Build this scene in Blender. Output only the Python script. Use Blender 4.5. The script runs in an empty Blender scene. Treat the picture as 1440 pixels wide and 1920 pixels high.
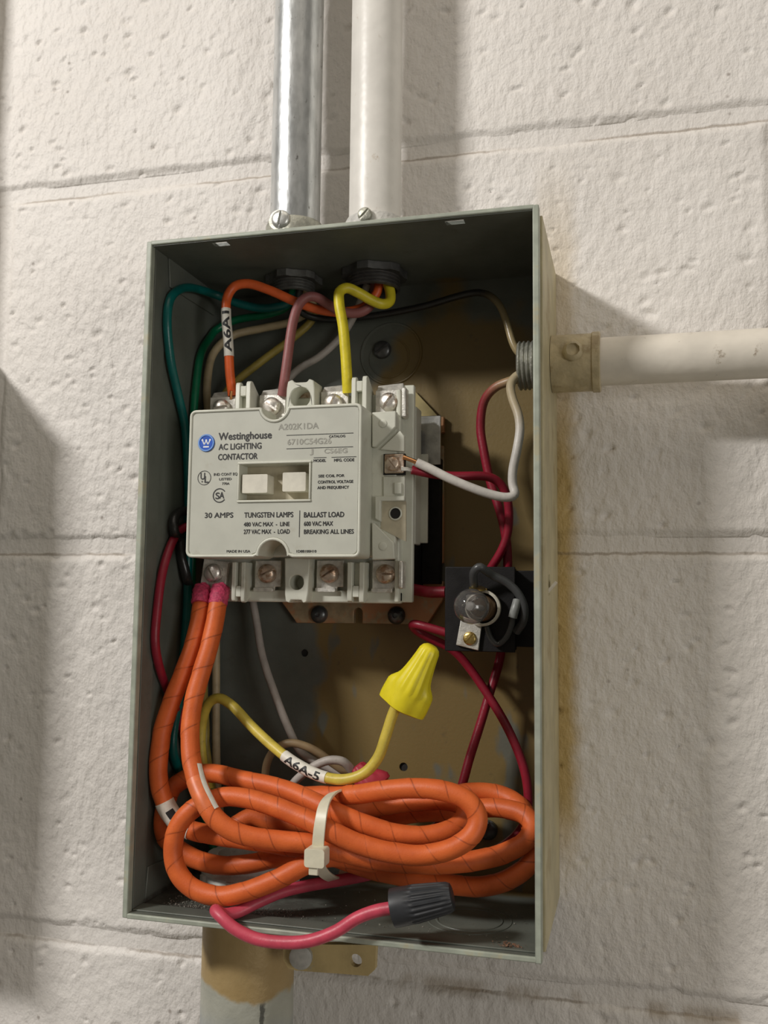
import bpy, bmesh, math, random
import numpy as np
from mathutils import Vector, Euler, geometry, Matrix

random.seed(7)
SC = bpy.context.scene
COL = SC.collection
PI = math.pi

# ------------------------------------------------------------------ camera
CAM_LOC = Vector((0.2101, -0.4493, 0.1346))
CAM_ROT = Euler((1.6654, -0.0115, 0.2577), 'XYZ')
FPX = 1752.86
cd = bpy.data.cameras.new('camera')
cam = bpy.data.objects.new('camera', cd)
COL.objects.link(cam)
cam.location = CAM_LOC
cam.rotation_euler = CAM_ROT
cd.sensor_fit = 'VERTICAL'
cd.sensor_height = 4.8
cd.sensor_width = 3.6
cd.lens = FPX / 1920 * 4.8
cd.clip_start = 0.005
cd.dof.use_dof = True
cd.dof.focus_distance = 0.40
cd.dof.aperture_fstop = 2.2
SC.camera = cam

# ------------------------------------------------------------------ view and light
vs = SC.view_settings
vs.view_transform = 'Standard'
vs.look = 'None'
vs.exposure = 0.20
vs.gamma = 1.0
vs.use_curve_mapping = False
world = bpy.data.worlds.new('room_light')
SC.world = world
world.use_nodes = True
bg = world.node_tree.nodes['Background']
bg.inputs[0].default_value = (1.0, 0.885, 0.73, 1)
bg.inputs[1].default_value = 0.105


def area_lamp(name, loc, target, sx, sy, power, color):
    ld = bpy.data.lights.new(name, 'AREA')
    ld.shape = 'RECTANGLE'
    ld.size = sx
    ld.size_y = sy
    ld.energy = power
    ld.color = color
    o = bpy.data.objects.new(name, ld)
    COL.objects.link(o)
    o.location = loc
    d = Vector(target) - Vector(loc)
    o.rotation_euler = d.to_track_quat('-Z', 'Y').to_euler()
    return o


area_lamp('side_light', (-0.82, -1.08, 0.96), (0.08, -0.04, 0.16), 0.24, 0.10, 15.5, (1.0, 0.965, 0.93))
area_lamp('side_light', (1.50, -1.30, 0.06), (0.08, -0.04, 0.12), 0.55, 0.55, 5.4, (1.0, 0.97, 0.92))  # soft fill, set low at right to brighten wall below conduit and box
area_lamp('ceiling_bounce_fill', (0.2, -1.0, 2.1), (0.1, -0.2, 0.2), 2.2, 1.6, 9, (1.0, 0.90, 0.76))  # added fill standing in for light bounced off the ceiling

# ------------------------------------------------------------------ geometry helpers
ROTM = CAM_ROT.to_matrix()


def at(px, py, Y):
    """point of the vertical plane y = Y seen at a pixel of the 1440x1920 photograph"""
    d = ROTM @ Vector(((px - 720) / FPX, -(py - 960) / FPX, -1.0))
    t = (Y - CAM_LOC.y) / d.y
    return CAM_LOC + t * d


W, H, D = 0.1752, 0.2951, 0.0791
TH = 0.0016
ORG = {}


class MB:
    def __init__(s):
        s.v = []
        s.f = []
        s.uv = {}

    def add(s, verts, faces, uvs=None):
        b = len(s.v)
        s.v += [tuple(p) for p in verts]
        for i, f in enumerate(faces):
            if uvs:
                s.uv[len(s.f)] = uvs[i]
            s.f.append(tuple(b + k for k in f))

    def box(s, x0, x1, y0, y1, z0, z1):
        vs_ = [(x, y, z) for x in (x0, x1) for y in (y0, y1) for z in (z0, z1)]
        s.add(vs_, [(0, 1, 3, 2), (4, 6, 7, 5), (0, 4, 5, 1), (2, 3, 7, 6), (0, 2, 6, 4), (1, 5, 7, 3)])

    def prism(s, outer, holes, fn, d0, d1):
        loops = [list(outer)] + [list(h) for h in holes]
        flat = [p for l in loops for p in l]
        tris = geometry.tessellate_polygon([[Vector((p[0], p[1], 0)) for p in l] for l in loops])
        n = len(flat)
        vv = [fn(p[0], p[1], d0) for p in flat] + [fn(p[0], p[1], d1) for p in flat]
        ff = [tuple(t) for t in tris] + [tuple(n + i for i in reversed(t)) for t in tris]
        k = 0
        for l in loops:
            m = len(l)
            for i in range(m):
                a, b = k + i, k + (i + 1) % m
                ff.append((a, b, n + b, n + a))
            k += m
        s.add(vv, ff)

    def lathe(s, prof, c, axis, n=24, closed=False):
        """prof = list of (radius, distance along axis)"""
        c = Vector(c)
        ax = Vector(axis).normalized()
        e1 = ax.orthogonal().normalized()
        e2 = ax.cross(e1)
        vv = []
        for r, h in prof:
            for i in range(n):
                a = 2 * PI * i / n
                vv.append(c + ax * h + (e1 * math.cos(a) + e2 * math.sin(a)) * r)
        ff = []
        m = len(prof)
        for j in range(m - 1 + (1 if closed else 0)):
            j2 = (j + 1) % m
            for i in range(n):
                i2 = (i + 1) % n
                ff.append((j * n + i, j * n + i2, j2 * n + i2, j2 * n + i))
        if not closed:
            ff.append(tuple(range(n)))
            ff.append(tuple((m - 1) * n + i for i in range(n)))
        s.add(vv, ff)

    def tube(s, pts, r, n=14, cap=True, rf=None):
        """pts resampled centre line; r radius (or rf(s, angle) radius function)"""
        T, E1, E2, S = frames(pts)
        m = len(pts)
        vv = []
        for i in range(m):
            for k in range(n):
                a = 2 * PI * k / n
                rr = rf(S[i], a / (2 * PI), i / (m - 1)) if rf else r
                vv.append(pts[i] + (E1[i] * math.cos(a) + E2[i] * math.sin(a)) * rr)
        ff, uu = [], []
        for i in range(m - 1):
            for k in range(n):
                k2 = (k + 1) % n
                ff.append((i * n + k, i * n + k2, (i + 1) * n + k2, (i + 1) * n + k))
                uu.append([(S[i], k / n), (S[i], (k + 1) / n), (S[i + 1], (k + 1) / n), (S[i + 1], k / n)])
        if cap:
            ff.append(tuple(range(n)))
            uu.append([(0, 0.5)] * n)
            ff.append(tuple((m - 1) * n + k for k in range(n)))
            uu.append([(S[-1], 0.5)] * n)
        s.add(vv, ff, uu)

    def screw(s, c, R, Hh, ang, w=0.16, dep=0.45, nc=13):
        """slotted domed screw head facing -y, slot at angle ang in the xz plane"""
        hw = R * w
        bs = [R * t for t in (-1, -.96, -.85, -.65, -.42)] + [-hw - 1e-6, -hw, hw, hw + 1e-6] + [R * t for t in (.42, .65, .85, .96, 1)]
        ca, sa = math.cos(ang), math.sin(ang)
        vv = []

        def P(a, b, h):
            return (c[0] + a * ca - b * sa, c[1] - h, c[2] + a * sa + b * ca)
        ncol = nc + 2
        for b in bs:
            L = math.sqrt(max(R * R - b * b, 0))
            slot = abs(b) <= hw + 5e-7
            row = [P(-L, b, 0)]
            for i in range(nc):
                a = -L + 2 * L * i / (nc - 1)
                rr = min(1, math.hypot(a, b) / R)
                h = Hh * (0.38 + 0.62 * math.sqrt(max(0, 1 - rr ** 2.4)))
                if slot:
                    h = Hh * (1 - dep)
                    h = min(h, Hh * (0.38 + 0.62 * math.sqrt(max(0, 1 - rr ** 2.4))))
                row.append(P(a, b, h))
            row.append(P(L, b, 0))
            vv += row
        ff = []
        for j in range(len(bs) - 1):
            for i in range(ncol - 1):
                ff.append((j * ncol + i, j * ncol + i + 1, (j + 1) * ncol + i + 1, (j + 1) * ncol + i))
        s.add(vv, ff)

    def build(s, name, mat, parent=None, smooth=38, bevel=0, seg=2, origin=None, recalc=True, mods=None):
        me = bpy.data.meshes.new(name)
        if parent is not None:
            o0 = ORG[parent]
        else:
            o0 = Vector(origin) if origin is not None else sum((Vector(p) for p in s.v), Vector()) / len(s.v)
        me.from_pydata([(p[0] - o0.x, p[1] - o0.y, p[2] - o0.z) for p in s.v], [], s.f)
        if s.uv:
            ul = me.uv_layers.new(name='UVMap')
            for p in me.polygons:
                uvs = s.uv.get(p.index)
                if uvs:
                    for li, uvc in zip(p.loop_indices, uvs):
                        ul.data[li].uv = uvc
        if recalc:
            bm = bmesh.new()
            bm.from_mesh(me)
            bmesh.ops.recalc_face_normals(bm, faces=bm.faces)
            bm.to_mesh(me)
            bm.free()
        if smooth:
            me.shade_smooth()
            me.set_sharp_from_angle(angle=math.radians(smooth))
        me.materials.append(mat)
        o = bpy.data.objects.new(name, me)
        COL.objects.link(o)
        if parent is not None:
            o.parent = parent
        else:
            o.location = o0
        ORG[o] = o0
        if bevel:
            b = o.modifiers.new('edge', 'BEVEL')
            b.width = bevel
            b.segments = seg
            b.limit_method = 'ANGLE'
            b.angle_limit = math.radians(40)
            b.harden_normals = False
        return o


def frames(pts):
    m = len(pts)
    T = []
    for i in range(m):
        a = pts[max(i - 1, 0)]
        b = pts[min(i + 1, m - 1)]
        T.append((b - a).normalized())
    E1, E2, S = [], [], [0.0]
    ref = Vector((0, -1, 0))
    e = (ref - T[0] * ref.dot(T[0]))
    if e.length < 1e-3:
        e = T[0].orthogonal()
    e.normalize()
    for i in range(m):
        e = (e - T[i] * e.dot(T[i])).normalized()
        E1.append(e.copy())
        E2.append(T[i].cross(e))
        if i:
            S.append(S[-1] + (pts[i] - pts[i - 1]).length)
    return T, E1, E2, S


def smooth_path(ps, step):
    ps = [Vector(p) for p in ps]
    ps = [2 * ps[0] - ps[1]] + ps + [2 * ps[-1] - ps[-2]]
    out = []
    for i in range(1, len(ps) - 2):
        p0, p1, p2, p3 = ps[i - 1:i + 3]
        t0, t1 = 0.0, max((p1 - p0).length, 1e-6) ** .5
        t2 = t1 + max((p2 - p1).length, 1e-6) ** .5
        t3 = t2 + max((p3 - p2).length, 1e-6) ** .5
        n = 24
        for k in range(n):
            t = t1 + (t2 - t1) * k / n
            A1 = p0 * ((t1 - t) / (t1 - t0)) + p1 * ((t - t0) / (t1 - t0))
            A2 = p1 * ((t2 - t) / (t2 - t1)) + p2 * ((t - t1) / (t2 - t1))
            A3 = p2 * ((t3 - t) / (t3 - t2)) + p3 * ((t - t2) / (t3 - t2))
            B1 = A1 * ((t2 - t) / (t2 - t0)) + A2 * ((t - t0) / (t2 - t0))
            B2 = A2 * ((t3 - t) / (t3 - t1)) + A3 * ((t - t1) / (t3 - t1))
            out.append(B1 * ((t2 - t) / (t2 - t1)) + B2 * ((t - t1) / (t2 - t1)))
    out.append(ps[-2])
    # arc-length resample
    acc = [0.0]
    for a, b in zip(out, out[1:]):
        acc.append(acc[-1] + (b - a).length)
    L = acc[-1]
    n = max(2, int(L / step))
    res, j = [], 0
    for k in range(n + 1):
        sct = L * k / n
        while j < len(acc) - 2 and acc[j + 1] < sct:
            j += 1
        u = (sct - acc[j]) / max(acc[j + 1] - acc[j], 1e-9)
        res.append(out[j].lerp(out[j + 1], min(max(u, 0), 1)))
    return res


def wp(px, py, Y, r, free=False):
    """a wire point kept inside the enclosure by its radius"""
    for _ in range(120):
        p = at(px, py, Y)
        if free:
            return p
        m = TH + r + 0.0003
        if p.y > -(m):
            Y = -m - 1e-5
            continue
        if p.x < m and p.y > -D - r:
            Y -= 0.001
            continue
        if p.z < m and p.y > -D - r:
            Y -= 0.001
            continue
        if p.x > W - m and p.y > -D - r and Y < -m - .002:
            Y += 0.001
            continue
        return p
    return p


def empty(name, loc, parent=None):
    o = bpy.data.objects.new(name, None)
    COL.objects.link(o)
    o.location = loc
    o.empty_display_size = 0.01
    ORG[o] = Vector(loc)
    return o


def tag(o, label, cat, group=None):
    o['label'] = label
    o['category'] = cat
    if group:
        o['group'] = group
    return o


XZ = lambda u, v, d: (u, d, v)
XY = lambda u, v, d: (u, v, d)
YZ = lambda u, v, d: (d, u, v)


def circ(cx, cy, r, n=24, ry=None, a0=0.0, a1=2 * PI):
    ry = ry or r
    if abs(a1 - a0 - 2 * PI) < 1e-6:
        return [(cx + r * math.cos(2 * PI * i / n), cy + ry * math.sin(2 * PI * i / n)) for i in range(n)]
    return [(cx + r * math.cos(a0 + (a1 - a0) * i / n), cy + ry * math.sin(a0 + (a1 - a0) * i / n)) for i in range(n + 1)]


def rrect(x0, x1, z0, z1, r, n=5):
    out = []
    for cx, cz, a in ((x1 - r, z0 + r, -PI / 2), (x1 - r, z1 - r, 0), (x0 + r, z1 - r, PI / 2), (x0 + r, z0 + r, PI)):
        for i in range(n + 1):
            t = a + PI / 2 * i / n
            out.append((cx + r * math.cos(t), cz + r * math.sin(t)))
    return out


def rect(x0, x1, z0, z1):
    return [(x0, z0), (x1, z0), (x1, z1), (x0, z1)]


# ------------------------------------------------------------------ materials
class NT:
    """small helper for writing node expressions"""

    def __init__(s, name):
        m = bpy.data.materials.new(name)
        m.use_nodes = True
        s.m = m
        s.t = m.node_tree
        s.b = s.t.nodes['Principled BSDF']

    def n(s, typ, **kw):
        nd = s.t.nodes.new(typ)
        for k, v in kw.items():
            setattr(nd, k, v)
        return nd

    def link(s, a, b):
        s.t.links.new(a, b)

    def math(s, op, a, b=None, c=None, clamp=False):
        nd = s.n('ShaderNodeMath', operation=op)
        nd.use_clamp = clamp
        for i, x in enumerate((a, b, c)):
            if x is None:
                continue
            if isinstance(x, (int, float)):
                nd.inputs[i].default_value = x
            else:
                s.link(x, nd.inputs[i])
        return nd.outputs[0]

    def ss(s, x, lo, hi):
        nd = s.n('ShaderNodeMapRange', interpolation_type='SMOOTHSTEP')
        s.link(x, nd.inputs[0])
        nd.inputs[1].default_value = lo
        nd.inputs[2].default_value = hi
        return nd.outputs[0]

    def pos(s):
        g = s.n('ShaderNodeNewGeometry')
        sp = s.n('ShaderNodeSeparateXYZ')
        s.link(g.outputs['Position'], sp.inputs[0])
        return g.outputs['Position'], sp.outputs[0], sp.outputs[1], sp.outputs[2]

    def noise(s, vec, scale, detail=3, rough=.55, stretch=None):
        if stretch:
            mp = s.n('ShaderNodeMapping')
            mp.inputs['Scale'].default_value = stretch
            s.link(vec, mp.inputs[0])
            vec = mp.outputs[0]
        nd = s.n('ShaderNodeTexNoise')
        nd.inputs['Scale'].default_value = scale
        nd.inputs['Detail'].default_value = detail
        nd.inputs['Roughness'].default_value = rough
        s.link(vec, nd.inputs['Vector'])
        return nd.outputs['Fac']

    def mix(s, fac, a, b):
        nd = s.n('ShaderNodeMix', data_type='RGBA')
        for inp, x in ((nd.inputs[0], fac), (nd.inputs[6], a), (nd.inputs[7], b)):
            if isinstance(x, (int, float)):
                inp.default_value = x
            elif isinstance(x, tuple):
                inp.default_value = (*x, 1) if len(x) == 3 else x
            else:
                s.link(x, inp)
        return nd.outputs[2]

    def bump(s, h, dist, strength=1.0, normal=None):
        nd = s.n('ShaderNodeBump')
        nd.inputs['Distance'].default_value = dist
        nd.inputs['Strength'].default_value = strength
        s.link(h, nd.inputs['Height'])
        if normal:
            s.link(normal, nd.inputs['Normal'])
        s.link(nd.outputs[0], s.b.inputs['Normal'])
        return nd.outputs[0]

    def color(s, c):
        if isinstance(c, tuple):
            s.b.inputs['Base Color'].default_value = (*c, 1)
        else:
            s.link(c, s.b.inputs['Base Color'])

    def set(s, rough=.5, metal=0.0, spec=.5):
        s.b.inputs['Metallic'].default_value = metal
        s.b.inputs['Specular IOR Level'].default_value = spec
        if isinstance(rough, (int, float)):
            s.b.inputs['Roughness'].default_value = rough
        else:
            s.link(rough, s.b.inputs['Roughness'])


def M(name, col, rough=.5, metal=0.0, var=.12, vscale=250, bump=0.0, bscale=1500, dirt=None, spec=.5):
    """painted, plastic or metal surface with uneven tone and fine relief"""
    t = NT(name)
    P = t.pos()[0]
    nz = t.noise(P, vscale, 4)
    dark = tuple(c * (1 - var) for c in col)
    lite = tuple(min(1, c * (1 + var)) for c in col)
    c = t.mix(t.ss(nz, .3, .7), dark, lite)
    if dirt:
        c = t.mix(t.math('MULTIPLY', t.ss(t.noise(P, dirt[1], 5, .65), dirt[2], dirt[2] + .12), dirt[3]), c, dirt[0])
    t.color(c)
    t.set(rough, metal, spec)
    if bump:
        t.bump(t.noise(P, bscale, 2), bump)
    return t.m


OCHRE = (0.205, 0.145, 0.053)


def wire_mat(name, col, rough=.42, spray=False, soil=.15):
    t = NT(name)
    P, x, y, z = t.pos()
    nz = t.noise(P, 180, 4)
    c = t.mix(t.ss(nz, .35, .75), col, tuple(v * .8 for v in col))
    c = t.mix(t.math('MULTIPLY', t.ss(t.noise(P, 420, 5, .7), .58, .72), soil), c, (0.05, 0.04, 0.03))
    if spray:      # ochre paint mist that settled on the wires next to the side bushing
        f = t.math('MULTIPLY', t.ss(x, .142, .158), t.ss(z, .205, .222))
        c = t.mix(t.math('MULTIPLY', f, .8), c, (0.42, 0.33, 0.17))
    t.color(c)
    t.set(rough)
    t.bump(t.noise(P, 900, 2), .00006)
    return t.m


def wall_material():
    t = NT('painted_block')
    P, x, y, z = t.pos()
    big = t.noise(P, 9, 3)
    c = t.mix(t.ss(big, .3, .7), (0.755, 0.718, 0.672), (0.80, 0.767, 0.725))
    # small dark specks where the paint did not reach the pores
    vor = t.n('ShaderNodeTexVoronoi')
    vor.inputs['Scale'].default_value = 120
    t.link(P, vor.inputs['Vector'])
    sp = t.n('ShaderNodeSeparateColor')
    t.link(vor.outputs['Color'], sp.inputs[0])
    speck = t.math('MULTIPLY', t.math('SUBTRACT', 1.0, t.ss(vor.outputs['Distance'], .05, .17)), t.ss(sp.outputs[0], .80, .84))
    area = t.ss(t.noise(P, 22, 2), .5, .62)
    speck = t.math('MULTIPLY', speck, t.math('MULTIPLY', area, .65))
    c = t.mix(speck, c, (0.20, 0.16, 0.13))
    # paint mist of the ochre box coat along its right side and above its corner
    wob = t.noise(P, 60, 4)
    d = t.math('SUBTRACT', x, W)
    edge = t.math('ADD', d, t.math('MULTIPLY', t.math('SUBTRACT', wob, .5), .008))
    f = t.math('SUBTRACT', 1.0, t.ss(edge, .0045, .0145))
    f = t.math('MULTIPLY', f, t.ss(x, W - .012, W - .004))
    f = t.math('MULTIPLY', f, t.math('SUBTRACT', 1.0, t.math('ADD', t.math('MULTIPLY', t.ss(z, .19, .26), .55), t.math('MULTIPLY', t.ss(z, .285, .365), .45))))
    f = t.math('MULTIPLY', f, t.ss(z, .0, .05))
    c = t.mix(t.math('MULTIPLY', f, .92), c, (0.48, 0.33, 0.10))
    # brown dirt gathered along the lower arris of every bed joint
    zc = t.math('SUBTRACT', t.math('DIVIDE', t.math('SUBTRACT', z, Z2 - .0042), CH), 0.0)
    zc = t.math('SUBTRACT', zc, t.math('ROUND', zc))
    zc = t.math('ADD', t.math('MULTIPLY', zc, CH), t.math('MULTIPLY', t.math('SUBTRACT', t.noise(P, 140, 3), .5), .0022))
    ln = t.math('SUBTRACT', 1.0, t.ss(t.math('ABSOLUTE', zc), .0002, .0011))
    ln = t.math('MULTIPLY', ln, t.ss(t.noise(P, 24, 3), .38, .60))
    c = t.mix(t.math('MULTIPLY', ln, .55), c, (0.22, 0.155, 0.09))
    # rusty smears below the joint under the box
    zz = t.math('ABSOLUTE', t.math('ADD', z, .045))
    g = t.math('MULTIPLY', t.math('SUBTRACT', 1.0, t.ss(zz, .001, .006)), t.ss(t.noise(P, 45, 4, .6, (1, 1, .3)), .5, .62))
    g = t.math('MULTIPLY', g, t.ss(x, .05, .10))
    c = t.mix(t.math('MULTIPLY', g, .45), c, (0.27, 0.19, 0.10))
    t.color(c)
    t.set(.55, 0, .4)
    h1 = t.noise(P, 270, 3, .55, (1.0, 1.0, .65))
    h2 = t.noise(P, 800, 2, .6)
    h = t.math('ADD', t.math('MULTIPLY', h1, 1.0), t.math('MULTIPLY', h2, .22))
    t.bump(h, .00115)
    return t.m


JOINT = 0.0062
CH = 0.2032
BL = 0.4064
Z2 = 0.1620
M_WALL = wall_material()


def steel_paint():
    """grey factory enamel, ochre overspray on the right of the back plate and outside"""
    t = NT('grey_enamel')
    P, x, y, z = t.pos()
    c = t.mix(t.ss(t.noise(P, 40, 4), .3, .7), (0.112, 0.122, 0.103), (0.150, 0.161, 0.138))
    wob = t.math('MULTIPLY', t.math('SUBTRACT', t.noise(P, 26, 3), .5), .045)
    # back plate: ochre to the right of a wavering arc
    dx = t.math('SUBTRACT', x, .128)
    dz = t.math('MULTIPLY', t.math('SUBTRACT', z, .12), .42)
    rr = t.math('SQRT', t.math('ADD', t.math('MULTIPLY', dx, dx), t.math('MULTIPLY', dz, dz)))
    rr = t.math('ADD', rr, wob)
    f = t.math('SUBTRACT', 1.0, t.ss(rr, .066, .074))
    f = t.math('MULTIPLY', f, t.ss(y, -.012, -.004))
    miss = t.math('MULTIPLY', t.ss(t.noise(P, 34, 3, .5, (1.6, 1, .7)), .60, .66), t.math('SUBTRACT', 1.0, t.ss(z, .17, .2)))
    f = t.math('MULTIPLY', f, t.math('SUBTRACT', 1.0, t.math('MULTIPLY', miss, .85)))
    c = t.mix(f, c, OCHRE)
    dirt = t.math('MULTIPLY', t.ss(t.noise(P, 120, 5, .7), .6, .75), .35)
    c = t.mix(dirt, c, (0.07, 0.06, 0.045))
    # dust caked on the floor of the box, mostly at its left
    fl = t.math('MULTIPLY', t.math('SUBTRACT', 1.0, t.ss(z, .0030, .0045)), t.math('SUBTRACT', 1.0, t.ss(x, .045, .12)))
    fl = t.math('MULTIPLY', fl, t.ss(y, -.0700, -.0650))
    fl = t.math('MULTIPLY', fl, t.ss(t.noise(P, 160, 5, .65), .30, .55))
    c = t.mix(t.math('MULTIPLY', fl, .8), c, (0.055, 0.05, 0.042))
    t.color(c)
    t.set(.42, 0, .45)
    t.bump(t.noise(P, 600, 2), .00008)
    return t.m


M_ENAMEL = steel_paint()
M_CREAM = M('ochre_cream_enamel', (0.50, 0.44, 0.27), .5, var=.14, vscale=45, bump=.0001, bscale=700, dirt=((0.30, 0.21, 0.08), 28, .55, .55))
M_RIM = M('worn_green_grey_edge', (0.37, 0.40, 0.33), .45, var=.15, vscale=120, dirt=((0.42, 0.34, 0.18), 60, .55, .5))
M_HOLESHADE = M('hole_shade', (0.012, 0.011, 0.01), .8)  # near-black colour painted in for the shade inside holes and wells


def conduit_galv():
    t = NT('galvanised_steel')
    P, x, y, z = t.pos()
    sc = t.noise(P, 130, 4, .6, (1, 1, .35))
    c = t.mix(t.ss(sc, .35, .7), (0.70, 0.72, 0.72), (0.50, 0.52, 0.52))
    spots = t.ss(t.noise(P, 260, 4, .7, (1, 1, .5)), .62, .70)
    c = t.mix(t.math('MULTIPLY', spots, .7), c, (0.10, 0.09, 0.075))
    t.color(c)
    t.set(t.math('ADD', .24, t.math('MULTIPLY', t.noise(P, 320, 4), .16)), .80)
    t.bump(t.noise(P, 400, 3, .6, (1, 1, .25)), .00012)
    return t.m


M_GALV = conduit_galv()
M_ZINC = M('zinc_plate', (0.66, 0.67, 0.64), .34, .8, var=.15, vscale=300, bump=.00005)
M_CAST = M('die_cast_zinc', (0.42, 0.42, 0.36), .5, .7, var=.2, vscale=300, bump=.0002, bscale=900)
M_PIPEWHITE = M('white_pipe_paint', (0.78, 0.755, 0.70), .38, var=.05, vscale=60, bump=.0003, bscale=120, dirt=((0.42, 0.30, 0.18), 95, .64, .75))
M_PIPECREAM = M('cream_pipe_paint', (0.74, 0.69, 0.60), .42, var=.08, vscale=50, bump=.0003, bscale=120, dirt=((0.26, 0.19, 0.12), 120, .635, .85))
M_TANPAINT = M('tan_fitting_paint', (0.50, 0.42, 0.26), .48, var=.15, vscale=130, bump=.0005, bscale=300, dirt=((0.25, 0.17, 0.07), 60, .52, .6))


def lower_pipe():
    t = NT('lower_conduit_steel')
    P, x, y, z = t.pos()
    g = t.mix(t.ss(t.noise(P, 70, 5, .6), .3, .7), (0.34, 0.36, 0.35), (0.47, 0.49, 0.47))
    edge = t.math('ADD', z, t.math('MULTIPLY', t.math('SUBTRACT', t.noise(P, 70, 4), .5), .012))
    hx = t.math('ABSOLUTE', t.math('SUBTRACT', x, .050))
    edge = t.math('ADD', edge, t.math('MULTIPLY', hx, -.22))
    pale = t.ss(edge, -.064, -.050)
    g = t.mix(t.math('MULTIPLY', pale, .45), g, (0.52, 0.50, 0.36))
    f = t.ss(edge, -.0445, -.0415)
    c = t.mix(f, g, t.mix(t.ss(t.noise(P, 50, 3), .3, .7), (0.40, 0.28, 0.12), (0.47, 0.34, 0.16)))
    # dark weld seam
    sx = t.math('ABSOLUTE', t.math('ADD', t.math('SUBTRACT', x, .0505), t.math('MULTIPLY', t.math('SUBTRACT', t.noise(P, 400, 3), .5), .0016)))
    seam = t.math('MULTIPLY', t.math('SUBTRACT', 1.0, t.ss(sx, .0005, .0011)), t.math('SUBTRACT', 1.0, f))
    seam = t.math('MULTIPLY', seam, t.math('SUBTRACT', 1.0, t.ss(y, -.035, -.03)))
    c = t.mix(t.math('MULTIPLY', seam, .85), c, (0.05, 0.05, 0.04))
    t.color(c)
    t.set(.5, .15)
    t.bump(t.noise(P, 300, 3), .0003)
    return t.m


M_LOWPIPE = lower_pipe()
M_STRAP = M('ochre_strap_paint', (0.56, 0.43, 0.20), .5, var=.12, vscale=70, bump=.0002, bscale=400, dirt=((0.33, 0.34, 0.28), 45, .60, .8))
M_HOUSING = M('light_grey_moulding', (0.63, 0.635, 0.545), .42, var=.06, vscale=80, bump=.00004, dirt=((0.30, 0.25, 0.16), 70, .60, .28))
M_LABEL = M('silver_grey_face_label', (0.525, 0.53, 0.46), .40, var=.04, vscale=90, dirt=((0.33, 0.28, 0.19), 60, .62, .25))
M_SLIDER = M('off_white_slider', (0.70, 0.67, 0.57), .45, var=.06)
M_RECESS = M('yellowed_recess', (0.50, 0.45, 0.33), .5, var=.08)
M_INK = M('black_ink', (0.025, 0.025, 0.025), .5)
M_STAMP = M('faded_grey_stamp', (0.34, 0.335, 0.29), .5)
M_BLUE = M('blue_enamel', (0.02, 0.10, 0.52), .35)
M_LTBLUE = M('light_blue_ring', (0.18, 0.36, 0.75), .35)
M_WHITEINK = M('white_ink', (0.8, 0.82, 0.85), .4)
M_TERM = M('tinned_terminal_plate', (0.70, 0.68, 0.62), .42, .6, var=.18, vscale=350, bump=.0001, dirt=((0.30, 0.22, 0.15), 150, .55, .5))
M_SCREW = M('nickel_screw', (0.76, 0.72, 0.66), .36, .8, var=.15, vscale=400, bump=.00006, dirt=((0.36, 0.22, 0.14), 260, .53, .75))
M_SCREWBR = M('browned_screw', (0.60, 0.49, 0.39), .38, .75, var=.2, vscale=400, bump=.00008, dirt=((0.32, 0.18, 0.10), 260, .47, .8))
M_DARKSCREW = M('dark_steel_screw', (0.13, 0.135, 0.135), .33, .7, var=.2, vscale=400)
M_BRASS = M('brass', (0.68, 0.50, 0.18), .28, 1.0, var=.15, vscale=400, bump=.0001)
M_COPPER = M('copper', (0.78, 0.38, 0.17), .25, 1.0)
M_MOUNT = M('zinc_mounting_plate', (0.42, 0.33, 0.20), .5, .3, var=.2, vscale=180, dirt=((0.55, 0.27, 0.13), 60, .44, .9))
M_BLACK = M('black_phenolic', (0.014, 0.013, 0.012), .55, var=.2, bump=.00005, spec=.18)
M_BRACKET = M('black_steel_bracket', (0.013, 0.012, 0.012), .55, var=.25, vscale=120, bump=.00006, spec=.18)
M_PAPER = M('white_tape', (0.78, 0.75, 0.66), .5, var=.06, vscale=500)
M_PINKTAPE = M('crimson_cable_end', (0.50, 0.045, 0.11), .6, var=.25, vscale=700, bump=.0004, bscale=1200)
M_NYLON = M('natural_nylon', (0.72, 0.68, 0.53), .35, var=.05)
M_NYLON.node_tree.nodes['Principled BSDF'].inputs['Subsurface Weight'].default_value = .25
M_NYLON.node_tree.nodes['Principled BSDF'].inputs['Subsurface Radius'].default_value = (.002, .002, .0015)
M_NUTY = M('yellow_plastic', (0.78, 0.66, 0.02), .38, var=.04)
M_NUTK = M('charcoal_plastic', (0.03, 0.032, 0.036), .42, var=.1)
M_NUTR = M('red_plastic', (0.42, 0.03, 0.05), .45, var=.1)
M_FILTH = M('grey_grit', (0.25, 0.235, 0.20), .8, var=.6, vscale=900)
M_RUST = M('rust_flakes', (0.16, 0.085, 0.05), .8, var=.5, vscale=900)
M_BUSH = M('white_bushing_plastic', (0.68, 0.68, 0.63), .45, var=.1, dirt=((0.2, 0.18, 0.14), 80, .55, .5))


def glass_mat():
    t = NT('bulb_glass')
    t.color((.62, .61, .60))
    t.set(.03)
    t.b.inputs['Transmission Weight'].default_value = 0.94
    t.b.inputs['IOR'].default_value = 1.45
    return t.m


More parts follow.
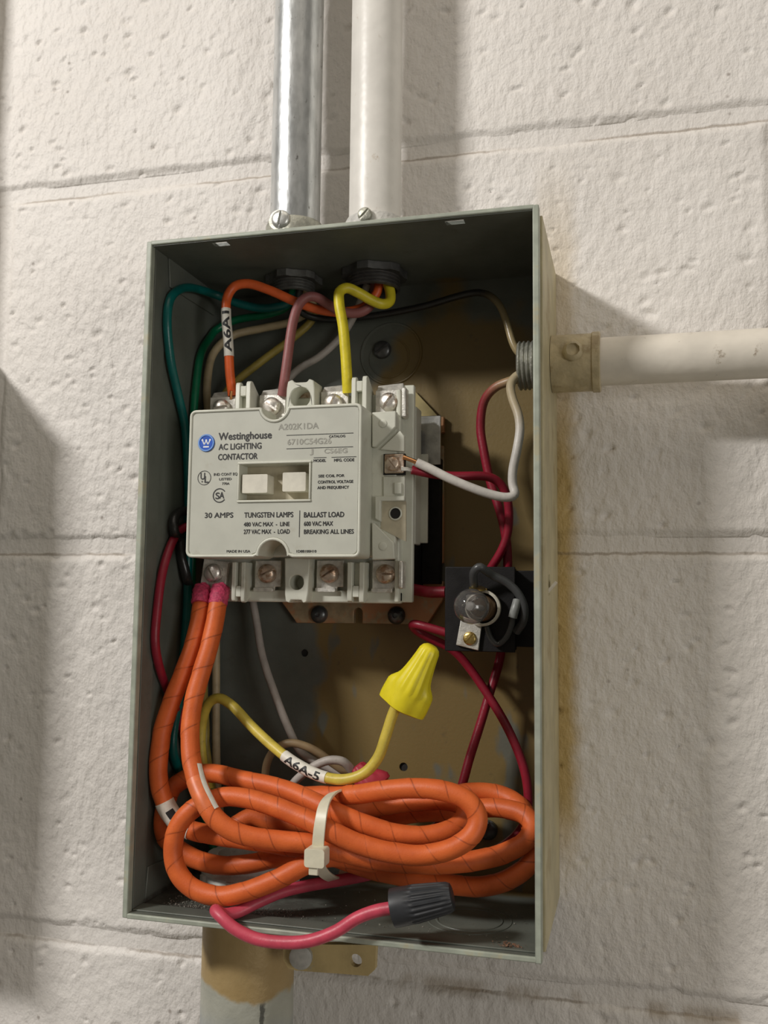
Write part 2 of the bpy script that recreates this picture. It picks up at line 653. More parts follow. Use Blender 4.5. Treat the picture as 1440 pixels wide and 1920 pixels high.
M_GLASS = glass_mat()
W_ORANGE = wire_mat('orange_wire', (0.80, 0.135, 0.028))
W_MAUVE = wire_mat('mauve_brown_wire', (0.30, 0.105, 0.10), .5)
W_YELLOW = wire_mat('yellow_wire', (0.78, 0.65, 0.03))
W_YELLOWOLD = wire_mat('aged_yellow_wire', (0.66, 0.52, 0.08), .42, soil=.3)
W_OLIVE = wire_mat('dull_yellow_wire', (0.40, 0.31, 0.07))
W_TEAL = wire_mat('teal_wire', (0.0, 0.125, 0.115), .32)
W_GREEN = wire_mat('green_wire', (0.0, 0.14, 0.06), .35)
W_TAN = wire_mat('tan_wire', (0.50, 0.40, 0.24), .5)
W_BROWN = wire_mat('brown_wire', (0.27, 0.19, 0.10), .5)
W_WHITE = wire_mat('white_wire', (0.64, 0.61, 0.56), .45, True)
W_GREY = wire_mat('grey_wire', (0.46, 0.42, 0.38), .5)
W_BLACK = wire_mat('black_wire', (0.022, 0.021, 0.02), .3, True, 0)
W_RED = wire_mat('crimson_wire', (0.27, 0.010, 0.028), .4, True)
W_PINK = wire_mat('pinkish_red_wire', (0.60, 0.07, 0.115), .42)
W_CHAR = wire_mat('charcoal_lead', (0.06, 0.062, 0.062), .35)


def tape_material():
    t = NT('orange_cambric_tape')
    P, x, y, z = t.pos()
    uv = t.n('ShaderNodeUVMap')
    sp = t.n('ShaderNodeSeparateXYZ')
    t.link(uv.outputs[0], sp.inputs[0])
    ph = t.math('FRACT', t.math('SUBTRACT', t.math('DIVIDE', sp.outputs[0], TAPE_PITCH), sp.outputs[1]))
    c = t.mix(t.ss(t.noise(P, 90, 4), .3, .7), (0.72, 0.150, 0.034), (0.60, 0.115, 0.026))
    c = t.mix(t.math('MULTIPLY', t.ss(t.noise(P, 500, 5, .7), .55, .72), .22), c, (0.30, 0.06, 0.02))
    seam = t.math('SUBTRACT', 1.0, t.ss(t.math('ABSOLUTE', t.math('SUBTRACT', ph, .5)), .012, .035))
    patchy = t.ss(t.noise(P, 110, 3), .30, .55)
    seam = t.math('MULTIPLY', seam, t.math('MULTIPLY', patchy, .55))
    c = t.mix(seam, c, (0.20, 0.035, 0.012))
    t.color(c)
    t.set(.48, 0, .35)
    t.bump(t.noise(P, 1400, 2), .00007)
    return t.m


TAPE_PITCH = 0.0135
M_TAPE = tape_material()


# ------------------------------------------------------------------ vector noise for the block faces
def vnoise(x, z, seed):
    xi = np.floor(x).astype(np.int64)
    zi = np.floor(z).astype(np.int64)
    fx = x - xi
    fz = z - zi
    fx = fx * fx * (3 - 2 * fx)
    fz = fz * fz * (3 - 2 * fz)

    def hsh(a, b):
        h = (a * 374761393 + b * 668265263 + seed * 1442695041) & 0x7fffffff
        h = ((h ^ (h >> 13)) * 1274126177) & 0x7fffffff
        h = h ^ (h >> 16)
        return (h & 0xffff) / 65535.0
    a, b, c, d = hsh(xi, zi), hsh(xi + 1, zi), hsh(xi, zi + 1), hsh(xi + 1, zi + 1)
    return (a * (1 - fx) + b * fx) * (1 - fz) + (c * (1 - fx) + d * fx) * fz


# ------------------------------------------------------------------ setting: block wall
wall_mb = MB()
X0w, X1w, Z0w, Z1w = -1.05, 1.28, -0.66, 1.19
wall_mb.box(X0w, X1w, 0.0019, 0.15, Z0w, Z1w)
wall = wall_mb.build('wall_back', M_WALL, origin=((X0w + X1w) / 2, 0.0019, Z0w), smooth=0)
wall['kind'] = 'structure'
wall['label'] = 'white painted concrete block wall behind the open box'


def block_mesh(x0, x1, z0, z1, nx, nz, seed, pits):
    u = np.linspace(0, 1, nx + 1)
    v = np.linspace(0, 1, nz + 1)
    # finer rows at the rounded edges
    U, V = np.meshgrid(u, v)
    X = x0 + (x1 - x0) * U
    Z = z0 + (z1 - z0) * V
    wob = .0008
    ex = np.minimum(X - x0, x1 - X)
    ez = np.minimum(Z - z0, z1 - Z)
    ez = ez + (vnoise(X * 60, Z * 8, seed + 5) - .5) * wob * 2 + (vnoise(X * 260, Z * 30, seed + 6) - .5) * wob * .9
    ex = ex + (vnoise(X * 8, Z * 60, seed + 7) - .5) * wob * 2
    e = np.minimum(ex, ez)
    R = .0046
    k = np.clip(1 - np.clip(e, 0, R) / R, 0, 1)
    Y = (k * k * (3 - 2 * k)) * .0021
    Y += -(vnoise(X * 30, Z * 30, seed) - .5) * .0008
    Y += -(vnoise(X * 210, Z * 150, seed + 1) - .5) * .00055 * (1 - k)
    Y += -(vnoise(X * 420, Z * 330, seed + 2) - .5) * .00030 * (1 - k)
    rng = np.random.RandomState(seed)
    for _ in range(pits):
        cx, cz = rng.uniform(x0, x1), rng.uniform(z0, z1)
        rx = rng.uniform(.0009, .0030)
        rz = rx * rng.uniform(.35, .8)
        dep = rng.uniform(.0005, .0016)
        ang = rng.uniform(-.3, .7)
        ca, sa = math.cos(ang), math.sin(ang)
        sel = (np.abs(X - cx) < .012) & (np.abs(Z - cz) < .012)
        if not sel.any():
            continue
        dx, dz = X[sel] - cx, Z[sel] - cz
        a = (dx * ca + dz * sa) / rx
        b = (-dx * sa + dz * ca) / rz
        wv = 1 + .5 * (vnoise(X[sel] * 700, Z[sel] * 700, seed + 9) - .5)
        Y[sel] += dep * np.exp(-(a * a + b * b) ** 1.5 * wv)
    cxm, czm = (x0 + x1) / 2, (z0 + z1) / 2
    co = np.stack([X - cxm, Y, Z - czm], -1).reshape(-1, 3)
    n1 = nx + 1
    idx = np.arange((nx + 1) * (nz + 1)).reshape(nz + 1, nx + 1)
    q = np.stack([idx[:-1, :-1], idx[:-1, 1:], idx[1:, 1:], idx[1:, :-1]], -1).reshape(-1, 4)
    # skirt to the back
    ring = np.concatenate([idx[0, :], idx[1:, -1], idx[-1, -2::-1], idx[-2:0:-1, 0]])
    base = len(co)
    back = co[ring].copy()
    back[:, 1] = .012
    co = np.concatenate([co, back])
    m = len(ring)
    r2 = np.roll(np.arange(m), -1)
    sk = np.stack([ring[r2], ring, base + np.arange(m), base + r2], -1)
    q = np.concatenate([q, sk])
    me = bpy.data.meshes.new('concrete_block')
    me.vertices.add(len(co))
    me.vertices.foreach_set('co', co.astype(np.float32).ravel())
    me.loops.add(len(q) * 4)
    me.loops.foreach_set('vertex_index', q.astype(np.int32).ravel())
    me.polygons.add(len(q))
    me.polygons.foreach_set('loop_start', (np.arange(len(q)) * 4).astype(np.int32))
    me.update(calc_edges=True)
    me.shade_smooth()
    me.materials.append(M_WALL)
    return me, (cxm, czm)


far_mesh = None
ax0 = 0.0830      # a vertical joint of this course, behind the white conduit
for k in range(-4, 5):
    z0 = Z2 + CH * k + JOINT / 2
    z1 = Z2 + CH * (k + 1) - JOINT / 2
    off = ax0 if k % 2 else -.1385
    BLk = BL if k % 2 else .4180
    for i in range(-3, 4):
        x0 = off + BLk * i + JOINT / 2
        x1 = off + BLk * (i + 1) - JOINT / 2
        if x1 < X0w + .05 or x0 > X1w - .05:
            continue
        near = (-2 <= k <= 1) and x1 > -.17 and x0 < .31
        if near:
            me, (cx, cz) = block_mesh(x0, x1, z0, z1, 420, 210, 11 * i + 101 * k + 4000, 330)
        else:
            if far_mesh is None:
                far_mesh, _ = block_mesh(x0, x1, z0, z1, 70, 36, 77, 60)
            me = far_mesh
            cx, cz = (x0 + x1) / 2, (z0 + z1) / 2
        o = bpy.data.objects.new('concrete_block', me)
        COL.objects.link(o)
        o.parent = wall
        o.location = Vector((cx, 0, cz)) - ORG[wall]

# ------------------------------------------------------------------ the enclosure
box = empty('electrical_enclosure', (W / 2, 0, 0))
tag(box, 'open grey steel electrical box mounted on the block wall, ochre overspray inside', 'electrical box')
m = MB()
kx, kz = at(735, 665, 0).x, at(735, 665, 0).z
b_h = [circ(at(758, 1437, 0).x, at(758, 1437, 0).z, .0021, 14), circ(at(573, 1224, 0).x, at(573, 1224, 0).z, .0019, 14)]
m.prism(rect(0, W, 0, H), b_h, XZ, -TH, 0)
m.build('back_panel', M_ENAMEL, box)
for c in b_h:
    m = MB()
    cx = sum(p[0] for p in c) / len(c)
    cz = sum(p[1] for p in c) / len(c)
    m.lathe([(.0024, -.0006), (.0024, -.0004)], (cx, 0, cz), (0, 1, 0), 12)
    m.build('hole_backing', M_HOLESHADE, box)
# round drawn mounting dimple with a keyhole slot
m = MB()
m.lathe([(.0148, .0), (.0152, .0005), (.0159, .0006), (.0163, .0)], (kx, -TH, kz), (0, -1, 0), 40, closed=True)
m.lathe([(.0097, .0), (.0099, .0004), (.0104, .0004), (.0106, .0)], (kx - .001, -TH, kz - .002), (0, -1, 0), 36, closed=True)
m.build('mounting_dimple', M_ENAMEL, box)
m = MB()
sx, sz = at(716, 655, -.003).x, at(716, 655, -.003).z
m.screw((sx, -TH, sz), .0046, .0028, .6)
m.build('mounting_screw', M_DARKSCREW, box)
m = MB()
sx, sz = at(914, 1557, -.003).x, at(914, 1557, -.003).z
m.screw((sx, -TH, sz), .0046, .003, 1.2)
m.build('mounting_screw', M_DARKSCREW, box)


def hole_rect(px0, px1, py, zpl, d):
    return None


# top panel with two slots near the rim
t1, t2 = at(415, 455, -.0745), at(853, 411, -.0745)
m = MB()
hs = [rect(t1.x - .0038, t1.x + .0034, -.0764, -.0722), rect(t2.x - .0040, t2.x + .0040, -.0764, -.0722)]
m.prism(rect(0, W, -D, 0), hs, XY, H - TH, H)
m.build('top_panel', M_ENAMEL, box)
m = MB()
m.prism(rect(0, W, -D, 0), [], XY, 0, TH)
m.build('bottom_panel', M_ENAMEL, box)
m = MB()
m.prism(rect(-D, 0, TH, H - TH), [], YZ, 0, TH)
m.build('left_side_panel', M_ENAMEL, box)
m = MB()
m.prism(rect(-D, 0, TH, H - TH), [], YZ, W - TH, W)
m.build('right_side_panel', M_ENAMEL, box)
# ochre cream outer skin of the right side, set back from the rim, with a small punched tab
m = MB()
zs = .1440
m.prism(rect(-.0725, -.0002, .001, H - .0012), [rect(-.0512, -.0440, zs - .0062, zs + .0022)], YZ, W, W + .0014)
side = m.build('outer_side_skin', M_CREAM, box, bevel=.0004)
side['label'] = 'cream and ochre painted outer side sheet'
m = MB()
m.add([(W + .0004, -.0512, zs - .0058), (W + .0004, -.0440, zs - .0058), (W + .0046, -.0440, zs - .0010), (W + .0046, -.0512, zs - .0010),
       (W + .0001, -.0512, zs - .0050), (W + .0001, -.0440, zs - .0050), (W + .0040, -.0440, zs - .0004), (W + .0040, -.0512, zs - .0004)],
      [(0, 1, 2, 3), (4, 5, 6, 7), (0, 1, 5, 4), (1, 2, 6, 5), (2, 3, 7, 6), (3, 0, 4, 7)])
m.build('punched_tab', M_PIPECREAM, box, smooth=0)
# rims: folded front edges
m = MB()
m.box(-.0006, .0020, -D - .0008, -D + .003, -.0006, H + .0006)
m.build('left_rim', M_RIM, box, bevel=.0005)
m = MB()
m.box(W - .0020, W + .0006, -D - .0008, -D + .004, -.0010, H + .0006)
m.build('right_rim', M_RIM, box, bevel=.0005)
m = MB()
m.box(.0014, W - .0014, -D - .0008, -D + .0025, H - .0012, H + .0008)
m.build('top_rim', M_RIM, box, bevel=.0005)
m = MB()
m.box(.0014, W - .0014, -D - .0008, -D + .0025, -.0008, .0014)
m.build('bottom_rim', M_RIM, box, bevel=.0005)
# inner hems behind the rim, left and bottom
m = MB()
m.box(TH, TH + .0007, -D + .003, -D + .0135, TH, H - TH)
m.build('left_hem', M_ENAMEL, box, bevel=.0003)
m = MB()
m.box(TH + .0007, W - TH, -D + .0025, -D + .0115, TH, TH + .0007)
m.build('bottom_hem', M_ENAMEL, box, bevel=.0003)
# welded corner tab, lower left
m = MB()
m.prism([(-.0660, TH), (-.0120, TH), (-.0140, .0140), (-.0640, .0165)], [], YZ, TH, TH + .0009)
m.build('corner_tab', M_ENAMEL, box, bevel=.0003)
m = MB()
m.prism([(-.0640, H - TH), (-.0120, H - TH), (-.0140, H - .0140), (-.0620, H - .0150)], [], YZ, TH, TH + .0009)
m.build('corner_tab', M_ENAMEL, box, bevel=.0003)
# knock-out ring in the floor
m = MB()
ko = at(885, 1705, -.045)
m.lathe([(.0132, 0), (.0134, .00035), (.0140, .00035), (.0142, 0)], (.1425, -.046, TH), (0, 0, 1), 48, closed=True)
m.lathe([(.0172, 0), (.0173, .00025), (.0178, .00025), (.0179, 0)], (.1425, -.046, TH), (0, 0, 1), 48, closed=True)
m.build('knockout_ring', M_ENAMEL, box)
# grit lying on the floor of the box
m = MB()
rng = random.Random(3)
for i in range(1500):
    if rng.random() < .75:
        x = rng.uniform(.012, .07)
        y = -D + .0115 + abs(rng.gauss(0, .012)) + .001
    else:
        x = rng.uniform(.01, .168)
        y = -D + .013 + abs(rng.gauss(0, .02))
    if y > -.004:
        continue
    if math.hypot(x - .0540, y + .030) < .0275 or (math.hypot(x - .1425, y + .046) < .0185):
        continue
    r = rng.uniform(.00018, .00055)
    c = Vector((x, y, TH + r * .6))
    pts = [c + Vector((rng.uniform(-1, 1), rng.uniform(-1, 1), rng.uniform(-.6, 1))) * r for _ in range(4)]
    m.add(pts, [(0, 1, 2), (0, 2, 3), (0, 3, 1), (1, 3, 2)])
g = m.build('grit', M_FILTH, None, smooth=0)
g['kind'] = 'stuff'
tag(g, 'grey grit and dust scattered on the box floor behind the front lip', 'grit')
m = MB()
for i in range(46):
    x = .163 + rng.gauss(0, .0035)
    x = min(x, W - TH - .001)
    y = -D + .004 + abs(rng.gauss(0, .002))
    r = rng.uniform(.0004, .0009)
    c = Vector((x, y, TH + .0009 + r * .3))
    pts = [c + Vector((rng.uniform(-1, 1), rng.uniform(-1, 1), rng.uniform(-.5, .9))) * r for _ in range(4)]
    m.add(pts, [(0, 1, 2), (0, 2, 3), (0, 3, 1), (1, 3, 2)])
g = m.build('rust_flakes', M_RUST, None, smooth=0)
g['kind'] = 'stuff'
tag(g, 'small heap of brown rust flakes in the lower right corner of the box', 'rust')


# ------------------------------------------------------------------ conduits
def locknut(mb, c, axis, r, h, teeth):
    axis = Vector(axis)
    e1 = axis.orthogonal().normalized()
    e2 = axis.cross(e1)
    n = teeth * 6
    vv = []
    for hh in (0, h):
        for i in range(n):
            a = 2 * PI * i / n
            rr = r * (1.0 if (i % 6) in (1, 2, 3) else .90)
            vv.append(Vector(c) + axis * hh + (e1 * math.cos(a) + e2 * math.sin(a)) * rr)
    for i in range(n):
        a = 2 * PI * i / n
        vv.append(Vector(c) + axis * h + (e1 * math.cos(a) + e2 * math.sin(a)) * r * .66)
    for i in range(n):
        a = 2 * PI * i / n
        vv.append(Vector(c) + (e1 * math.cos(a) + e2 * math.sin(a)) * r * .66)
    ff = []
    for i in range(n):
        j = (i + 1) % n
        ff += [(i, j, n + j, n + i), (n + i, n + j, 2 * n + j, 2 * n + i), (3 * n + i, 3 * n + j, j, i), (2 * n + i, 2 * n + j, 3 * n + j, 3 * n + i)]
    mb.add(vv, ff)


def threads(mb, c, axis, r, L, turns, bore):
    prof = [(bore, 0), (r * .93, 0)]
    for i in range(turns):
        a = L * i / turns
        st = L / turns
        prof += [(r * .93, a + st * .05), (r, a + st * .4), (r, a + st * .6), (r * .93, a + st * .95)]
    prof += [(bore, L)]
    mb.lathe(prof, c, axis, 28, closed=True)


YC = -.0255
x1 = .0503
RA = .0124
galv = empty('metal_conduit', (x1, YC, H))
tag(galv, 'bare shiny galvanised conduit rising from the box top, left of the white one', 'conduit')
m = MB()
m.lathe([(RA, .004), (RA, .55), (RA - .0012, .55), (RA - .0012, .004)], (x1, YC, H), (0, 0, 1), 48, closed=True)
m.build('pipe', M_GALV, galv)
m = MB()
m.lathe([(.0098, .0005), (.0140, .0005), (.0144, .0012), (.0144, .0232), (.0136, .0250), (.0126, .0254), (.0124, .0005)], (x1, YC, H), (0, 0, 1), 40, closed=True)
m.lathe([(.0050, -.0100), (.0050, -.0140)], (at(527, 412, YC - .0135).x, YC, at(527, 412, YC - .0135).z), (.1, 1, 0), 20)
m.build('connector', M_CAST, galv)
m = MB()
c = at(527, 412, YC - .0135)
m.lathe([(.0032, 0), (.0032, .003)], (c.x, YC - .0135, c.z), (0, 1, 0), 20)
m.screw((c.x, YC - .0135, c.z), .0046, .0026, 1.35, w=.14)
m.build('set_screw', M_ZINC, galv)
m = MB()
locknut(m, (x1, YC, H - TH - .0002), (0, 0, -1), .0142, .0034, 6)
M_DARKCAST = M('blackened_zinc', (0.13, 0.13, 0.12), .5, .5, var=.2)
m.build('locknut', M_DARKCAST, galv)
m = MB()
threads(m, (x1, YC, H - TH - .0030), (0, 0, -1), .0106, .0060, 4, .0094)
m.build('threaded_end', M_DARKCAST, galv)

x2 = at(708, 0, YC).x
RB = .0126
wc = empty('white_conduit', (x2, YC, H))
tag(wc, 'white painted conduit rising from the box top, right of the galvanised one', 'conduit')
m = MB()
m.lathe([(RB, .004), (RB, .55), (RB - .0012, .55), (RB - .0012, .004)], (x2, YC, H), (0, 0, 1), 48, closed=True)
m.build('pipe', M_PIPEWHITE, wc)
m = MB()
m.lathe([(.0098, .0005), (.0140, .0005), (.0146, .0012), (.0145, .0214), (.0136, .0232), (.0127, .0236), (.0126, .0005)], (x2, YC, H), (0, 0, 1), 40, closed=True)
m.build('connector', M('white_painted_casting', (0.62, 0.61, 0.57), .45, var=.2, vscale=250, bump=.0005, bscale=450), wc)
m = MB()
c = at(686, 405, YC - .0135)
m.lathe([(.0034, 0), (.0034, .003)], (c.x, YC - .0152, c.z), (0, 1, 0), 18)
m.screw((c.x, YC - .0152, c.z), .0034, .0016, .8, w=.2)
m.build('set_screw', M_CAST, wc)
m = MB()
locknut(m, (x2, YC, H - TH - .0002), (0, 0, -1), .0160, .0036, 6)
m.build('locknut', M('blackened_casting', (0.10, 0.10, 0.095), .5, .5, var=.2), wc)
m = MB()
threads(m, (x2, YC, H - TH - .0032), (0, 0, -1), .0128, .0068, 4, .0114)
m.build('threaded_end', M('dark_bushing', (0.085, 0.08, 0.075), .5, .4, var=.2), wc)

# right, horizontal
YR = -.0290
c1 = at(1270, 671, YR)
zr = c1.z
rc = empty('side_conduit', (W, YR, zr))
tag(rc, 'cream painted horizontal conduit leaving the right side of the box', 'conduit')
XR = .335
m = MB()
RR = .0107
m.lathe([(RR, .004), (RR, XR - W - .0018), (RR - .0012, XR - W - .0018), (RR - .0012, .004)], (W + .0014, YR, zr), (1, 0, 0), 48, closed=True)
m.build('pipe', M_PIPECREAM, rc)
m = MB()
m.lathe([(.0100, .0002), (.0128, .0002), (.0129, .0010), (.0129, .0178), (.0135, .0182), (.0135, .0212), (.0130, .0216), (.0108, .0216), (.0108, .0002)], (W + .0014, YR, zr), (1, 0, 0), 44, closed=True)
m.build('connector', M_TANPAINT, rc, bevel=0)
m = MB()
cs = at(1074, 656, YR - .0145)
m.lathe([(.0042, -.0035), (.0047, -.0008), (.0042, .0004), (.0030, .0012), (.0026, -.0002), (.0004, -.0004)], (cs.x, YR - .0142, cs.z), (.05, -1, .1), 9)
m.build('set_screw', M_TANPAINT, rc, smooth=50)
m = MB()
threads(m, (W - TH - .0003, YR, zr), (-1, 0, 0), .0112, .0118, 6, .0088)
m.build('threaded_end', M_CAST, rc)

# below: large conduit
YL = -.0300
RL = .0212
xl = (at(374, 1900, YL).x + at(554, 1900, YL).x) / 2
lc = empty('large_conduit', (xl, YL, 0))
tag(lc, 'thick grey conduit below the box, ochre paint on its upper end', 'conduit')
m = MB()
m.lathe([(RL, -.0006), (RL, -.45), (RL - .0016, -.45), (RL - .0016, -.0006)], (xl, YL, 0), (0, 0, 1), 56, closed=True)
m.build('pipe', M_LOWPIPE, lc)
m = MB()
cb = Vector((xl, YL, TH + .0002))
m.lathe([(.0150, .0), (.0225, .0), (.0225, .0080), (.0204, .0100), (.0200, .0150), (.0150, .0150)], cb, (0, 0, 1), 40, closed=True)
for i in range(8):
    a = 2 * PI * i / 8
    m.lathe([(.0022, 0), (.0022, .0078)], cb + Vector((math.cos(a) * .0222, math.sin(a) * .0222, 0)), (0, 0, 1), 8)
m.build('insulating_bushing', M_BUSH, lc)
# strap with two holes beside the lower conduit
st = empty('pipe_strap', (xl + .03, YL - .018, -.012))
tag(st, 'ochre painted two hole strap beside the thick conduit under the box', 'strap')
YS = -.0535
p = lambda a, b: (at(a, b, YS).x, at(a, b, YS).z)
bolt = at(566, 1792, YS)
hole = at(667, 1801, YS)
z_hi = min(at(700, 1765, YS).z, -.0012)
outer = [p(531, 1770), p(531, 1800), p(540, 1815), p(556, 1820), p(640, 1826), p(690, 1830), p(703, 1818), p(705, 1772)]
outer = [(a, min(b, -.0012)) for a, b in outer]
m = MB()
m.prism(outer, [circ(hole.x, hole.z, .0027, 16)], XZ, YS, YS + .0035)
m.box(at(545, 1800, YS).x, at(600, 1800, YS).x, YS + .0035, YL - .012, at(600, 1815, YS).z, -.0022)
m.build('strap_plate', M_STRAP, st, smooth=20)
m = MB()
m.lathe([(.0050, 0), (.0050, .0026), (.0038, .0034)], (bolt.x, YS, bolt.z), (.1, -1, 0), 18)
m.build('bolt', M('grey_white_bolt', (0.45, 0.44, 0.40), .5, var=.15), st)

# neighbouring closed boxes of the same row, just outside the frame
M_DOOR = M('grey_door_enamel', (0.30, 0.31, 0.27), .45, var=.08, vscale=40)


def closed_box(x0, x1, z0, z1, label):
    e = empty('electrical_enclosure', ((x0 + x1) / 2, 0, z0))
    tag(e, label, 'electrical box')
    mb = MB()
    mb.box(x0, x1, -D, -.0002, z0, z1)
    mb.build('body', M_DOOR, e, bevel=.001)
    mb = MB()
    mb.box(x0 - .0008, x1 + .0008, -D - .003, -D, z0 - .0008, z1 + .0008)
    mb.build('door', M_DOOR, e, bevel=.001)
    mb = MB()
    mb.lathe([(.006, 0), (.006, .004), (.004, .006)], ((x0 + x1) / 2, -D - .003, z0 + .02), (0, -1, 0), 20)
    mb.build('latch', M_ZINC, e)
    return e


closed_box(-.319, -.144, 0.0, .272, 'closed grey box to the left of the open box')
closed_box(XR, XR + .175, -.005, .275, 'closed grey box at the far end of the horizontal conduit')
nc = empty('metal_conduit', (-.172, YC, .274))
tag(nc, 'painted conduit rising from the closed box on the left', 'conduit')
m = MB()
m.lathe([(RA, .0), (RA, .55), (RA - .0012, .55), (RA - .0012, .0)], (-.172, YC, .2735), (0, 0, 1), 32, closed=True)
m.build('pipe', M_PIPEWHITE, nc)
m = MB()
m.lathe([(.0108, .0005), (.0132, .0005), (.0132, .0085), (.0118, .0095), (.0108, .0095)], (-.172, YC, .2735), (0, 0, 1), 32, closed=True)
m.build('connector', M_CAST, nc)

# ------------------------------------------------------------------ the contactor
YF = -.0700       # face of the cover
YB = -.0525       # ledge and barrier fronts
YT = -.0440       # terminal plates
con = empty('lighting_contactor', (.065, -.005, .13))
tag(con, 'pale grey moulded lighting contactor with printed face and eight screw terminals', 'contactor')


def fx(px, py, Y):
    q_ = at(px, py, Y)
    return q_.x, q_.z


# mounting plate
m = MB()
pl, pr_ = at(536, 1150, -.006).x, at(830, 1150, -.006).x
zb = at(680, 1169, -.006).z
zt = at(800, 782, -.006).z
poly = [fx(556, 1168, -.006), (fx(800, 1169, -.006)[0], zb), (pr_, zb + .012), (pr_, at(826, 1090, -.006).z), (pr_ - .005, at(826, 1085, -.006).z), (pr_ - .005, at(826, 1060, -.006).z),
        (pr_, at(826, 1055, -.006).z), (pr_, at(826, 836, -.006).z), (pr_ - .0035, at(826, 834, -.006).z), (pr_ - .0035, at(826, 812, -.006).z), (pr_, at(826, 810, -.006).z), (pr_, zt), (pl - .004, zt), (pl - .004, zb + .012)]
slotx = fx(671, 1160, -.006)[0]
poly2 = [poly[0], (slotx - .0022, zb)] + [(slotx + .0022 * math.cos(a), zb + .0055 + .0022 * math.sin(a)) for a in np.linspace(PI, 0, 8)] + [(slotx + .0022, zb)] + poly[1:]
m.prism(poly2, [], XZ, -.0058, -TH - .0002)
m.build('mounting_plate', M_MOUNT, con, bevel=.0003)
for (a, b, mt) in ((597, 1152, M_DARKSCREW), (742, 1154, M_DARKSCREW)):
    cc = at(a, b, -.0075)
    m = MB()
    m.lathe([(.0044, 0), (.0044, .0008), (.0040, .0020), (.0030, .0029), (.0013, .0033), (.0012, .0020), (.0002, .0019)], (cc.x, -.0058, cc.z), (0, -1, 0), 24)
    m.build('mounting_screw', mt, con)
# upper adaptor: bright zinc bracket to the right
m = MB()
xa, za = fx(779, 784, -.016)
xb_, zb2 = fx(823, 875, -.012)
m.box(.1085, fx(826, 830, -.0125)[0], -.0125, -.0110, fx(800, 872, -.012)[1], fx(800, 780, -.012)[1])
m.build('zinc_bracket', M_ZINC, con, bevel=.0004)
# olive insulating sheet behind the top right corner
m = MB()
pp = [fx(770, 726, -.004), fx(786, 742, -.004), fx(812, 770, -.004), fx(824, 784, -.004), fx(770, 790, -.004)]
m.prism(pp, [], XZ, -.0062, -.0050)
m.build('insulating_sheet', M('olive_card', (0.36, 0.29, 0.12), .6), con)
# black magnet frame
m = MB()
m.box(.034, .1128, -.0280, -.0060, .1375, fx(800, 800, -.02)[1])
m.box(.1128, fx(826, 1000, -.0110)[0], -.0110, -.0060, fx(800, 1095, -.01)[1], fx(800, 860, -.01)[1])
m.build('magnet_frame', M_BLACK, con, bevel=.0005)
# rear coil body, pale, in two steps
m = MB()
z0c, z1c = fx(790, 1022, -.022)[1], fx(785, 765, -.026)[1]
m.box(.030, .1142, -.0300, -.0190, z0c, z1c)
m.build('coil_body', M_HOUSING, con, bevel=.0005)
m = MB()
m.box(.1120, .1174, -.0187, -.0168, fx(800, 1018, -.02)[1], fx(800, 850, -.02)[1])
m.build('coil_flange', M_HOUSING, con, bevel=.0004)

# base moulding
XL_, XRr = at(384, 740, YT).x, at(776, 722, YT).x
ZT, ZBm = at(700, 722, YT).z, at(700, 1131, YT).z
XRb = .1112
m = MB()
m.box(XL_ + .004, XRb, YT + .0015, -.0300, ZBm + .001, ZT - .004)
m.build('base_moulding', M_HOUSING, con, bevel=.0008)
# right end wall of the base
m = MB()
m.box(XRb - .0022, .1160, -.0430, -.0395, ZBm + .0005, ZT - .0005)
m.box(XRb - .0022, XRb, YB + .004, -.0395, ZBm + .0005, ZT - .0035)
m.build('end_wall', M_HOUSING, con, bevel=.0006)
# floor of the lower terminal wells
m = MB()
m.box(XL_ + .006, XRb, YT - .002, YT + .004, ZBm, ZBm + .0055)
m.build('terminal_apron', M_HOUSING, con, bevel=.0008)


def prong(mb, x0, x1, zin, ztip, yf, yb):
    """thin barrier wall: tall at the front, sloping away to the back"""
    s_ = 1 if ztip > zin else -1
    r = .0016
    prof = [(yf, zin), (yf, ztip - s_ * r), (yf + .0006, ztip - s_ * .0004), (yf + .0018, ztip), (yf + .0035, ztip - s_ * .0003), (yb, ztip - s_ * .0085), (yb, zin)]
    mb.prism(prof, [], YZ, x0, x1)


def barrier(pxa, pxb, pyt, top=True):
    ztip = at(pxa, pyt, YB).z
    xa, xb2 = at(pxa, pyt, YB).x, at(pxb, pyt, YB).x
    zin = ZT - .018 if top else ZBm + .018
    mb = MB()
    w = (xb2 - xa)
    t = w * .30
    prong(mb, xa, xa + t, zin, ztip, YB, -.036)
    prong(mb, xb2 - t, xb2, zin, ztip + (.0004 if top else -.0004), YB, -.036)
    zt2 = ztip - .0020 if top else ztip + .0022
    zb3 = ztip - .0068 if top else ztip + .0072
    mb.box(xa + t, xb2 - t, YB + .0004, -.040, min(zt2, zb3), max(zt2, zb3))
    mb.box(xa + t, xb2 - t, YB + .0034, -.040, min(zin, zb3), max(zin, zb3))
    return mb.build('barrier', M_HOUSING, con, bevel=.0005)


barrier(442, 470, 716)
barrier(659, 688, 706)
barrier(433, 458, 1128, False)
barrier(650, 682, 1129, False)


